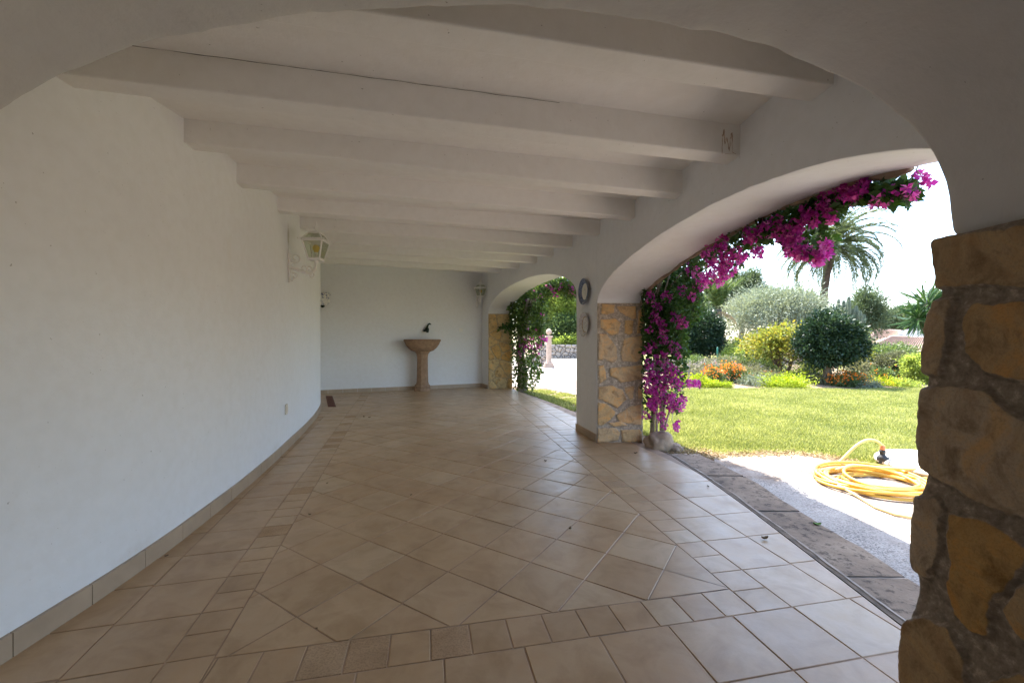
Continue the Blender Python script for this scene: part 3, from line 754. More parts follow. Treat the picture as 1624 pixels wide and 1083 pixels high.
def near_pier():
    root = empty('stone_pier', (1.5, 1.0, 0), 'dark rubble stone pier at the right edge carrying the cross arch', 'pier')
    root['kind'] = 'thing'
    CX = [(1083, 1421), (1040, 1419), (985, 1426), (950, 1440), (920, 1445), (890, 1436), (850, 1438), (790, 1440), (755, 1458), (700, 1450), (640, 1451), (605, 1458), (560, 1462), (500, 1467), (470, 1482), (455, 1476), (385, 1470)]
    Yc = 1.262
    tz = [H-(y-541)*Yc/F for y, x in CX]; tx = [(x-812)/F*Yc for y, x in CX]
    zlist = [0]+tz; xlist = [tx[0]]+tx
    sm = lambda z: sum(float(np.interp(z+d, zlist, xlist)) for d in (-.03, -.015, 0, .015, .03))/5
    base = 1.235
    zt = np.linspace(-.02, 1.60, 160); dx = np.array([sm(z)-base for z in zt])+.012
    def mp(x, y):
        z0 = H-(y-541)*Yc/F; X = sm(min(z0, 1.545)); Y = X*F/(max(x, 1380)-812); return (Yc-Y, H-(y-541)*Y/F)
    SP = [[(1466,384),(1500,374),(1560,366),(1660,358),(1660,452),(1600,457),(1540,452),(1476,456)],
          [(1462,500),(1474,476),(1492,474),(1488,530),(1480,570),(1474,596),(1460,590)],
          [(1512,500),(1524,484),(1580,480),(1660,478),(1660,610),(1590,600),(1540,592),(1512,560)],
          [(1452,615),(1500,610),(1545,620),(1575,648),(1600,660),(1660,664),(1660,850),(1620,830),(1575,806),(1530,792),(1500,772),(1470,752),(1450,735)],
          [(1440,788),(1462,782),(1474,800),(1470,850),(1464,890),(1450,905),(1436,896)],
          [(1486,806),(1545,824),(1606,862),(1596,892),(1560,935),(1522,992),(1500,984),(1486,962),(1492,930)],
          [(1572,950),(1600,922),(1660,905),(1660,1060),(1620,1045),(1592,1015),(1572,985)],
          [(1425,990),(1446,966),(1476,988),(1498,1035),(1510,1085),(1515,1140),(1405,1140),(1418,1040)],
          [(1542,1064),(1570,1052),(1610,1066),(1660,1090),(1660,1180),(1540,1180)]]
    st = []
    for poly in SP:
        q = [mp(*p) for p in poly]; st.append([(s if s > .012 else -.035, z) for s, z in q])
    st += [[(.30, .05), (.55, .03), (.55, .45), (.42, .5), (.3, .4)], [(.28, .6), (.55, .55), (.55, .95), (.28, .9)], [(.0, .02), (.26, .02), (.25, .11), (-.02, .1)], [(.29, 1.0), (.55, 1.0), (.55, 1.28), (.29, 1.25)], [(.29, 1.34), (.55, 1.33), (.55, 1.54), (.29, 1.55)]]
    st += [[(a-.62, b) for a, b in c] for c in cells(.56, 1.54, 2, 6, 21)]
    pts = []; nor = []; r = .03
    for i in range(9): pts.append((-r*math.pi/2-.5+.5*i/8, base+r+.5-.5*i/8, Yc)); nor.append((0, 1))
    for i in range(1, 7):
        a = math.pi/2*i/6; pts.append((-r*math.pi/2+r*a, base+r-r*math.sin(a), Yc-r+r*math.cos(a))); nor.append((-math.sin(a), math.cos(a)))
    for i in range(1, 13): pts.append((.56*i/12, base, Yc-r-.56*i/12)); nor.append((-1, 0))
    rubble('stone_facing', pts, nor, -.02, 1.552, .005, st, M['stone_pier'], root, .019, .012, 8, .010, (zt, dx), [.4, .6, .3, .75, .8, .06, .4, .35, .3])
    mb = MB(); mb.box((1.545, .985, .77), (.42, .50, 1.56)); mb.build('core', M['stone_pier'], root)
near_pier()
def arch_rim():
    mb = MB(); rr = random.Random(2); nA = 90; ring = []
    for i in range(nA+1):
        th = .06+(math.pi-.9)*i/nA; Y = 3.2+2.02*math.cos(th); h = arch1(Y) or 1.72
        x = interp(XO, Y)
        ring.append((x, Y, h))
    pts = [(1.63, 5.225, 1.3), (1.63, 5.225, 1.5), (1.63, 5.22, 1.68)]+ring
    for k in range(len(pts)-1): pass
    mb.tube([(p[0]+.004+.012*nz(p, 6), p[1], p[2]+.004+.016*nz(p, 5, 3)) for p in pts], [.022+.012*nz(p, 9, 1) for p in pts], 7)
    mb.build('stone_rim', M['rock'], ARC, True)
arch_rim()

# ------------------------------------------------------------------ ceiling, beams, roof
def ceiling():
    mb = MB(); rows = []
    for (l, r) in [((-2.9, -4.45, 2.4), (.9, -4.4, 2.29))]+BEAMS+[((-5.7, 9.5, 3.0), (-.5, 12.1, 2.98))]:
        k = 16; lx = l[0]-.28; rx = r[0]+.25
        rows.append([(lx+(rx-lx)*i/k, l[1]+(r[1]-l[1])*i/k, l[2]+(r[2]-l[2])*i/k+.165+.006*nz((lx+(rx-lx)*i/k, l[1], 0), 1.7)) for i in range(k+1)])
    mb.add([p for q in rows for p in q], [(i*17+j, i*17+j+1, (i+1)*17+j+1, (i+1)*17+j) for i in range(len(rows)-1) for j in range(16)])
    o = mb.build('ceiling', M['plaster_ceiling'], None, True)
    tag(o, 'white plaster porch ceiling crossed by white beams', 'ceiling', kind='thing')
    for bi, (l, r) in enumerate(BEAMS):
        b = MB(); L = Vector(l); Rt = Vector(r); d = (Rt-L); d2 = Vector((d.x, d.y, 0)).normalized(); w = Vector((-d2.y, d2.x, 0))*.062
        L = L-d2*.2; Rt = Rt+d2*.12; k = 24; sec = []
        for i in range(k+1):
            p = L.lerp(Rt, i/k); j = .003*nz(p, 2.2, bi); up = Vector((0, 0, .18))
            sec.append([p-w+Vector((0, 0, j)), p+w+Vector((0, 0, j)), p+w+up, p-w+up])
        b.add([q for s in sec for q in s], [(i*4+m, i*4+(m+1) % 4, (i+1)*4+(m+1) % 4, (i+1)*4+m) for i in range(k) for m in range(4)])
        b.add([tuple(q) for q in sec[0]], [(0, 1, 2, 3)]); b.add([tuple(q) for q in sec[-1]], [(3, 2, 1, 0)])
        bo = b.build('beam', M['plaster_ceiling'], o); bo.parent = o
        bv = bo.modifiers.new('bevel', 'BEVEL'); bv.width = .007; bv.segments = 2; bv.limit_method = 'ANGLE'; bv.angle_limit = R(50)
        if bi == 6:                                               # crack along the top of the beam and rust at its end
            c = MB(); seg = 60; ps = []
            for i in range(seg+1):
                p = L.lerp(Rt, .06+.62*i/seg)-w*1.03+Vector((0, 0, .1585+.004*nz((i*.3, 0, 0), 1)))
                t = .0011+.0010*nz((i*.7, 3, 1), 1); ps += [p-Vector((0, 0, t)), p+Vector((0, 0, t))]
            c.add(ps, [(2*i, 2*i+2, 2*i+3, 2*i+1) for i in range(seg)]); c.build('crack', M['crack'], bo)
            c = MB(); e = Rt-d2*.24; zz = [(.0, .005), (.004, .10), (.012, .145), (.016, .06), (.028, .10), (.046, .025), (.05, .09), (.06, .13), (.062, .02), (.085, .012), (.0, .007)]
            path = []
            for (a0, h0), (a1, h1) in zip(zz, zz[1:]):
                for q in range(5): path.append((a0+(a1-a0)*q/5+random.uniform(-.002, .002), h0+(h1-h0)*q/5))
            rib = []
            for q, (a0, h0) in enumerate(path):
                t = .0007+.0075*abs(nz((q*.6, 1, 2), 1))
                for sg in (-1, 1): rib.append(e+d2*(a0+sg*t)-w*1.04+Vector((0, 0, h0+sg*t*.4)))
            c.add(rib, [(2*q, 2*q+2, 2*q+3, 2*q+1) for q in range(len(path)-1)])
            c.build('rust_stain', M['rust'], bo)
ceiling()
def roof():
    mb = MB(); rows = []
    for Y in np.arange(-4.8, 12.9, .5):
        Yc = min(max(Y, -4.4), 12.2); xr = interp(XO, Yc)+.24; z = ceil_r(Yc)+.33
        xl = lw(min(max(Y, -4.3), 10.0))-2.5
        rows.append([(xl, Y, z+1.5), (xr, Y, z), (xr, Y, z-.09), (xl, Y, z+1.4)])
    n = len(rows)
    mb.add([p for r_ in rows for p in r_], [(i*4+j, i*4+(j+1) % 4, (i+1)*4+(j+1) % 4, (i+1)*4+j) for i in range(n-1) for j in range(4)])
    mb.add(rows[0], [(0, 1, 2, 3)]); mb.add(rows[-1], [(3, 2, 1, 0)])
    o = mb.build('porch_roof', M['roof_tile']); tag(o, 'sloping terracotta roof above the porch', 'roof', kind='thing')
roof()

# ------------------------------------------------------------------ things on the walls
def lantern(loc, rz, label, group, parts_rot=0, scale=1.0):
    root = empty('wall_lantern', loc, label, 'lantern', group, world=False); root.rotation_euler = (0, 0, rz); root.scale = (scale,)*3
    # local: wall plane x=0, +x away from the wall; z=0 at the lantern's middle
    cx = .275
    b = MB()
    b.tube([(.012, 0, -.36), (.014, 0, -.27), (.016, 0, -.15), (.014, 0, -.06), (.012, 0, .0)], [.010, .016, .018, .016, .009], 10)
    b.tube([(.012, 0, -.33), (.045, 0, -.345), (.06, 0, -.32), (.045, 0, -.30)], .007, 8)
    sc = [(.02, 0, -.20), (.07, 0, -.215), (.13, 0, -.235), (.19, 0, -.255), (.235, 0, -.245), (.265, 0, -.215), (.275, 0, -.17), (.275, 0, -.12)]
    b.tube(sc, [.016, .015, .014, .013, .013, .013, .013, .015], 8)
    def scroll(c, r0, turns, a0, sgn, th=.0105):
        pts = []
        for i in range(22):
            t = i/21; a = a0+sgn*turns*2*math.pi*t; rr_ = r0*(1-.75*t); pts.append((c[0]+rr_*math.cos(a), 0, c[1]+rr_*math.sin(a)))
        b.tube(pts, [th*(1-.35*i/21) for i in range(22)], 7)
    scroll((.075, -.10), .055, 1.2, -2.6, 1); scroll((.155, -.205), .04, 1.1, -2.2, 1); scroll((.23, -.275), .032, 1.1, 1.8, -1); scroll((.065, -.29), .035, 1.0, 2.2, -1); scroll((.205, -.205), .03, 1, -.8, 1)
    b.build('bracket', M['white_metal'], root, True)
    def sq(w, z, rot): return [(cx+w*math.cos(rot+math.pi/4+k*math.pi/2)*.7071*2/2, w*math.sin(rot+math.pi/4+k*math.pi/2)*.7071*2/2, z) for k in range(4)]
    rot = parts_rot; wt, wb = .205, .12; zt, zb = .085, -.10
    f = MB(); T, Bq = sq(wt, zt, rot), sq(wb, zb, rot)
    for k in range(4):
        f.tube([T[k], Bq[k]], .0085, 6); f.tube([T[k], T[(k+1) % 4]], .009, 6); f.tube([Bq[k], Bq[(k+1) % 4]], .010, 6)
    for (w, z0, z1) in ((wb*1.1, zb-.018, zb-.004),):
        f.hexa(sq(w, z0, rot), sq(w, z1, rot))
    f.tube([(cx, 0, zb-.05), (cx, 0, zb-.01)], [.016, .03], 10)
    f.build('cage', M['white_metal'], root)
    g = MB()
    for k in range(4): g.add([Vector(T[k])*1.0, T[(k+1) % 4], Bq[(k+1) % 4], Bq[k]], [(0, 1, 2, 3)])
    c1, c2 = sq(wt*.97, zt+.022, rot), sq(.115, zt+.088, rot)
    for k in range(4): g.add([c1[k], c1[(k+1) % 4], c2[(k+1) % 4], c2[k]], [(0, 1, 2, 3)])
    g.build('pane', M['glass'], root)
    c = MB(); e1, e0 = sq(wt*1.2, zt+.008, rot), sq(wt*1.04, zt+.026, rot); c.hexa(e1, e0)
    for k in range(4): c.tube([c1[k], c2[k]], .008, 6); c.tube([c2[k], c2[(k+1) % 4]], .010, 6)
    c.hexa(sq(.13, zt+.088, rot), sq(.10, zt+.104, rot))
    for k in range(4):
        q = Vector(e1[k]); o_ = (q-Vector((cx, 0, q.z))).normalized(); c.tube([q-o_*.01, q+o_*.015, q+o_*.022+Vector((0, 0, .014))], [.007, .006, .002], 6)
    c.build('cap', M['white_metal'], root)
    fi = MB(); fi.lathe([(.03, zt+.10), (.012, zt+.115), (.010, zt+.13), (.022, zt+.15), (.014, zt+.165), (.006, zt+.18), (.014, zt+.192), (.004, zt+.215), (.0, zt+.225)], 10, (cx, 0, 0))
    for k in range(4):
        a = rot+k*math.pi/2; fi.tube([(cx+.012*math.cos(a), .012*math.sin(a), zt+.14), (cx+.03*math.cos(a), .03*math.sin(a), zt+.158), (cx+.026*math.cos(a), .026*math.sin(a), zt+.178)], [.006, .005, .002], 6)
    fi.build('finial', M['white_metal'], root, True)
    bu = MB(); bu.lathe([(0, .055), (.02, .05), (.034, .03), (.036, .012), (.026, -.012), (.017, -.028)], 14, (cx, 0, 0)); bu.build('bulb', M['bulb'], root, True)
    so = MB(); so.lathe([(.017, -.028), (.018, -.05), (.014, -.055), (.015, -.095)], 12, (cx, 0, 0)); so.build('socket', M['white_plastic'], root, True)
    return root
def wall_n(Y):
    t = Vector((lw(Y+.05)-lw(Y-.05), .1)).normalized(); return Vector((t.y, -t.x))
Yl = 4.90; nL = wall_n(Yl)
lantern((lw(Yl)+.003, Yl, 2.335), math.atan2(nL.y, nL.x), 'white scrolled wall lantern with amber bulb on the curved wall', 'white wall lanterns', R(-13), 1.1)
en = Vector(((ew1-ew0).y, -(ew1-ew0).x)).normalized()
pl = ew0.lerp(ew1, .975)
lantern((pl.x, pl.y, 2.58), math.atan2(en.y, en.x), 'smaller looking white lantern in the far corner beside the end arch', 'white wall lanterns', R(20), 1.12)

def on_pillar(x, out):                       # a sight column on the pillar's inner face
    k = (x-812)/F; a = Vector((1.054, 5.219)); d = Vector((.911, 5.946))-a
    t = (k*a.y-a.x)/(d.x-k*d.y); p = a+d*t; n = Vector((-d.y, d.x)).normalized(); return p+n*out, n
def plate(x, y, rad, mat, label, rim_wave=0):
    p, n = on_pillar(x, .012); z = H-(y-541)/F*p.y
    mb = MB(); prof = [(0, .012), (rad*.35, .012), (rad*.62, .014), (rad*.68, .020), (rad*.74, .030), (rad*.97, .042), (rad, .044), (rad*1.0, .039), (rad*.7, .012), (rad*.45, 0), (0, 0)]
    mb.lathe(prof, 48)
    if rim_wave:
        mb.v = [(a*(1+rim_wave*math.sin(12*math.atan2(b, a))*(math.hypot(a, b)/rad)**4), b*(1+rim_wave*math.sin(12*math.atan2(b, a))*(math.hypot(a, b)/rad)**4), c) for a, b, c in mb.v]
    o = mb.build('wall_plate', M[mat], None, True)
    o.matrix_world = Matrix.Translation((p.x, p.y, z)) @ Vector((n.x, n.y, .0)).to_track_quat('Z', 'Y').to_matrix().to_4x4()
    tag(o, label, 'plate', 'ceramic plates on the pillar')
plate(930.5, 462, .172, 'plate_blue', 'blue rimmed ceramic plate, upper of the two on the pillar')
plate(931, 514, .16, 'plate_floral', 'wavy edged floral ceramic plate hung below the blue rimmed plate', .03)

def basin():
    bx, by = -2.235, 10.56
    root = empty('wash_basin', (bx, by, 0), 'terracotta stone pedestal basin standing against the end wall', 'basin', world=False)
    root.rotation_euler = (0, 0, math.atan2((ew1-ew0).y, (ew1-ew0).x))
    mb = MB(); prof = [(.0, .99), (.20, .99), (.28, 1.02), (.36, 1.09), (.42, 1.17), (.452, 1.245), (.455, 1.27), (.468, 1.275), (.468, 1.30), (.44, 1.305), (.42, 1.27), (.36, 1.15), (.2, 1.07), (0, 1.05)]
    mb.lathe(prof, 40, (0, .08, 0), 1, .62); mb.build('bowl', M['terracotta'], root, True)
    b2 = MB()
    for i in range(44):
        th = math.pi*(1+i/43); b2.box((.466*math.cos(th), .08+.62*.466*math.sin(th), 1.262), (.012, .012, .018), th)
    b2.build('beading', M['terracotta'], root)
    p = MB()
    def oct_(w, z): return [(w*math.cos(math.pi/8+k*math.pi/4), w*.85*math.sin(math.pi/8+k*math.pi/4)+.08, z) for k in range(8)]
    rings = [oct_(.19, 1.0), oct_(.185, .97), oct_(.16, .95), oct_(.15, .92), oct_(.138, .86), oct_(.142, .5), oct_(.15, .22), oct_(.162, .20), oct_(.162, .17)]
    p.add([q for r_ in rings for q in r_], [(i*8+j, i*8+(j+1) % 8, (i+1)*8+(j+1) % 8, (i+1)*8+j) for i in range(len(rings)-1) for j in range(8)])
    p.build('pedestal', M['terracotta'], root, False, .004)
    q = MB(); rings = [oct_(.165, .17), oct_(.195, .15), oct_(.2, .11), oct_(.185, .09), oct_(.215, .07), oct_(.215, .0)]
    q.add([v for r_ in rings for v in r_], [(i*8+j, i*8+(j+1) % 8, (i+1)*8+(j+1) % 8, (i+1)*8+j) for i in range(len(rings)-1) for j in range(8)])
    q.build('plinth', M['terracotta'], root, False, .004)
basin()
def on_end(x, out=0):
    k = (x-812)/F; d = ew1-ew0; t = (k*ew0.y-ew0.x)/(d.x-k*d.y); p = ew0+d*t; return p+en*out
def tap():
    p = on_end(676); z = H-(521-541)/F*p.y
    root = empty('wall_tap', (p.x, p.y, z), 'dark bronze bird shaped tap on the wall above the basin', 'tap', world=False); root.rotation_euler = (0, 0, math.atan2(en.y, en.x))
    b = MB(); b.tube([(-.01, 0, -.02), (.03, 0, -.02), (.07, 0, -.01), (.12, 0, -.03), (.14, 0, -.07), (.14, 0, -.1)], [.05, .05, .055, .05, .035, .03], 10); b.tube([(.06, -.02, -.03), (.07, -.09, -.06)], [.05, .02], 8)
    b.build('spout', M['dark_metal'], root, True)
    h = MB(); h.tube([(.07, 0, .02), (.07, .02, .07), (.07, .04, .115), (.07, .075, .13), (.07, .115, .11)], [.03, .024, .02, .024, .008], 9); h.build('handle', M['dark_metal'], root, True)
tap()
def switch(p, n, z, w, h, label, name, cat, mat):
    root = empty(name, (p.x, p.y, z), label, cat, world=False); root.rotation_euler = (0, 0, math.atan2(n.y, n.x))
    b = MB(); b.box((.006, 0, 0), (.014, w, h)); b.build('plate', M[mat], root, False, .003)
    c = MB(); c.box((.015, 0, 0), (.010, w*.62, h*.62)); c.build('rocker' if name == 'light_switch' else 'cover', M[mat], root, False, .003)
switch(on_end(731), en, H+18/F*on_end(731).y, .10, .10, 'white square light switch on the end wall right of the basin', 'light_switch', 'switch', 'white_plastic')
nS = wall_n(4.82); switch(Vector((lw(4.82), 4.82)), nS, H-(648.5-541)/F*4.82, .082, .115, 'cream socket low on the curved wall', 'wall_socket', 'socket', 'plastic')
p = on_end(511.5)
def wall_pot():
    z = H+66/F*p.y
    root = empty('wall_planter', (p.x, p.y, z), 'blue and white painted half pot on the end wall beside the curved wall', 'planter', world=False); root.rotation_euler = (0, 0, math.atan2(en.y, en.x))
    b = MB(); b.lathe([(.06, -.15), (.12, -.12), (.165, -.05), (.17, .02), (.155, .08), (.15, .10), (.175, .115), (.175, .16), (.16, .16), (.14, .1), (.1, 0), (0, -.05)], 24, (0, 0, 0), 1, 1, 0, -math.pi/2, math.pi/2)
    b.build('bowl', M['pot'], root, True)
    c = MB(); c.tube([(.04, 0, -.13), (.05, 0, -.17), (.03, 0, -.185)], [.06, .045, .01], 10); c.build('bracket_foot', M['dark_metal'], root, True)
wall_pot()
def drain():
    a, b, c, d = Vector((-4.26, 9.6)), Vector((-4.10, 9.6)), Vector((-3.369, 8.04)), Vector((-3.523, 8.04))
    root = empty('floor_drain', (-3.8, 8.8, 0), 'narrow rusty drain grate set in the floor by the curved wall', 'drain')
    f = MB(); t = (a-d).normalized(); w = (c-d)
    def sl(s0, s1, q0, q1, z0, z1, m):
        P = [d+(a-d)*s0+w*q0, d+(a-d)*s0+w*q1, d+(a-d)*s1+w*q1, d+(a-d)*s1+w*q0]
        m.hexa([(q.x, q.y, z0) for q in P], [(q.x, q.y, z1) for q in P])
    sl(0, 1, 0, .12, .0, .009, f); sl(0, 1, .88, 1, .0, .009, f); sl(0, .012, .125, .875, 0, .009, f); sl(.988, 1, .125, .875, 0, .009, f)
    f.build('frame', M['grate'], root)
    g = MB()
    for i in range(60): sl(.016+i*.0162, .016+i*.0162+.0105, .125, .875, .002, .008, g)
    g.build('slats', M['grate'], root)
    h = MB(); sl(.012, .988, .125, .875, .0006, .0012, h); h.build('channel_shade', M['grate_dark'], root)  # thin dark sheet painting in the shade between and below the slats
drain()
# screw holes and litter
def litter(x, y, label, size=.02, green=False, z=.002, seed=0):
    q = gnd(x, y); rr = random.Random(seed+int(x)); size *= .72; mb = MB(); a = rr.uniform(0, 6.3); k = 5; L = size*rr.uniform(.9, 1.3)
    vs = []; fs = []
    for i in range(k+1):
        t = i/k; w = L*.32*math.sin(math.pi*min(1, t*1.02))**.8; s = (t-.5)*L; zz = L*.35*abs(t-.5)*2
        for sg, e in ((-1, .18), (0, 0), (1, .18)): vs.append((s*math.cos(a)-sg*w*math.sin(a), s*math.sin(a)+sg*w*math.cos(a), zz*.7+e*L))
    for i in range(k):
        for j in (0, 1): fs.append((i*3+j, i*3+j+1, i*3+j+4, i*3+j+3))
    vs2 = [(x_, y_, z_+.0015) for x_, y_, z_ in vs]; n = len(vs)
    mb.add(vs+vs2, fs+[tuple(n+i for i in f[::-1]) for f in fs])
    o = mb.build('fallen_leaf', M['green_leaf' if green else 'dry_leaf'], None, True); o.location = (q.x, q.y, z); tag(o, label, 'leaf', 'litter on the tiles'); return o
litter(1213, 855, 'curled green and brown leaf on the outer floor tiles near the border paving', .06, False)
litter(904, 839, 'small dry leaf on a tile in the middle of the floor', .035)
litter(1008, 719, 'dry speck of leaf in front of the stone pillar', .045)
litter(865, 731, 'pale dry leaf scrap on the tiles left of the pillar', .04)
litter(652, 785, 'tiny brown leaf crumb in the middle of the diagonal tiles', .025)
litter(577, 661, 'left of two dark crumbs on the far floor tiles', .05)
litter(586, 662, 'right of two dark crumbs on the far floor tiles', .05, seed=3)
litter(519, 766, 'small dark crumb beside the left border of small tiles', .026)
litter(491, 816, 'dark crumb on the diagonal tiles near the left tile border', .026)
litter(264, 882, 'dark crumb on the floor close to the curved wall skirting', .022)
litter(502, 997, 'tiny dark crumb on the nearest diagonal tiles', .016)
litter(1123, 772, 'dark leaf scrap on the tiles beside the dirty border paving', .035)
o = litter(1296, 826, 'small green sprout growing from the dirty border paving', .07, True, -.03); tag(o, cat='weed'); del o['group']

# ------------------------------------------------------------------ ground outside
GZ = -.045
def hgt(X, Y):
    k = X/max(Y, .1); f = min(1, max(0, (k-.2)/.08)); f = f*f*(3-2*f)
    return GZ+f*(.055*min(max(Y-11.6, 0), 9)+.01*min(max(Y-20, 0), 10))
def terrain(name, x0, x1, y0, y1, nx, ny, mat, lift, keep=None, amp=.01):
    xs = np.linspace(x0, x1, nx+1); ysv = np.linspace(y0, y1, ny+1); mb = MB()
    vs = [(x, y, hgt(x, y)+lift+amp*nz((x, y, 0), 1.3)) for x in xs for y in ysv]; fs = []
    for i in range(nx):
        for j in range(ny):
            cx, cy = (xs[i]+xs[i+1])/2, (ysv[j]+ysv[j+1])/2
            if keep is None or keep(cx, cy): fs.append((i*(ny+1)+j, (i+1)*(ny+1)+j, (i+1)*(ny+1)+j+1, i*(ny+1)+j+1))
    mb.add(vs, fs); o = mb.build(name, mat, None, True); return o
mb = MB(); mb.add([(-900, -900, -.6), (900, -900, -.6), (900, 900, -.6), (-900, 900, -.6)], [(0, 1, 2, 3)])
tag(mb.build('far_ground', M['ground']), 'dry far ground reaching the horizon', 'ground', kind='structure')
g = terrain('ground', -12, 60, -8, 70, 90, 120, M['soil'], -.009, None, .006); tag(g, 'brown soil of the garden', 'ground', kind='structure')
# aggregate path beside the porch, lawn, paving strip
def lawn_edge_y(X): return interp([(1.5, 5.15), (2.0, 4.92), (2.4, 4.86), (2.85, 4.90), (3.3, 4.93), (3.62, 4.75), (3.75, 4.45), (3.95, 4.0), (4.3, 3.4), (5, 2.6), (7, 1.5), (10, 0)], X)
def sheet(name, poly, z, mat, label, cat):
    mb = MB(); n = len(poly); mb.add([(a, b, z) for a, b in poly], [tuple(range(n))]); o = mb.build(name, mat)
    bm = bmesh.new(); bm.from_mesh(o.data); bmesh.ops.triangulate(bm, faces=bm.faces); bm.to_mesh(o.data); bm.free()
    return tag(o, label, cat, kind='structure')
jag = [(x, lawn_edge_y(x)-.15+.12*nz((x*3, 0, 0), 1)+.06*nz((x*11, 2, 0), 1)-.25*max(0, 1-abs(x-3.6)/.35)) for x in np.arange(2.3, 7.0, .05)]
sheet('path', [(1.6, -7), (9, -7), (9, .6)]+jag[::-1]+[(2.22, 4.62), (2.12, 4.35), (1.6, 4.3)], GZ+.004, M['path'], 'pale exposed aggregate path along the porch', 'path')
sheet('drive', [(.9, 11.6), (1.5, 10.3), (2.3, 9.5), (3.6, 12), (5.2, 18), (6.6, 24), (7.6, 34), (-3, 34), (-3, 14), (-.6, 12.4)], GZ+.006, M['path'], 'bright paved forecourt beyond the far arch', 'path')
# flagstones of the border with pale joints
def border():
    pts = [-2.6, -1.3, -.2, .75, 1.55, 2.27, 3.15, 3.98, 4.75]
    kx = lambda y: interp([(-3, 2.0), (1, 2.1), (2, 2.12), (2.5, 2.14), (3.85, 2.20), (4.7, 2.13)], y)
    ex = lambda y: max(interp(EDGE, y), 1.5)+.012
    mb = MB(); mo = MB()
    for a, b in zip(pts, pts[1:]):
        k = 8; inn = []; out = []
        for i in range(k+1):
            y = a+.012+(b-a-.024)*i/k; inn.append((ex(y)+.03+.016*nz((y, 1, 0), 4), y)); out.append((kx(y)+.03*nz((y, 5, 0), 2.5)+.012*nz((y, 1, 0), 9), y))
        n = k+1; z = GZ+.022+random.uniform(0, .006)
        mb.add([(p[0], p[1], z) for p in inn]+[(p[0], p[1], z-.004) for p in out], [(i, n+i, n+i+1, i+1) for i in range(k)])
        mb.add([(p[0], p[1], z-.004) for p in out]+[(p[0]+.01, p[1], GZ-.01) for p in out], [(i, n+i, n+i+1, i+1) for i in range(k)])
    k = 60; L = []
    for i in range(k+1):
        y = -2.6+7.4*i/k; L.append((ex(y), y)); 
    mo.add([(x, y, GZ+.014) for x, y in L]+[(kx(y)+.004, y, GZ+.014) for x, y in L], [(i, k+1+i, k+2+i, i+1) for i in range(k)])
    pale = MB(); pr_ = []
    for i in range(121):
        y = -2.6+7.3*i/120; x = ex(y)+.052+.012*nz((y, 3, 0), 3); wd = max(.0, .006+.011*nz((y, 9, 0), 6)+.004*nz((y, 2, 0), 19)); x += .008*nz((y, 6, 0), 11); pr_ += [(x-wd, y, -.0125), (x+wd, y, -.0135)]
    pale.add(pr_, [(2*i, 2*i+1, 2*i+3, 2*i+2) for i in range(120)])
    o = mb.build('border_paving', M['flag']); tag(o, 'strip of dirty brown flagstones along the edge of the porch floor', 'paving', kind='structure')
    j = mo.build('joints', M['mortar_line'], o); ds = MB(); dr = []
    for i in range(121): y = -2.6+7.4*i/120; dr += [(ex(y)-.003, y, -.012+.003*nz((y, 0, 0), 8)), (ex(y)+.05+.01*nz((y, 3, 0), 3), y, -.018+.004*nz((y, 4, 0), 9))]
    ds.add(dr, [(2*i, 2*i+1, 2*i+3, 2*i+2) for i in range(120)]); ds.build('dirt_line', M['slab_edge'], o); pale.build('mortar_line', M['mortar_line'], o)
border()
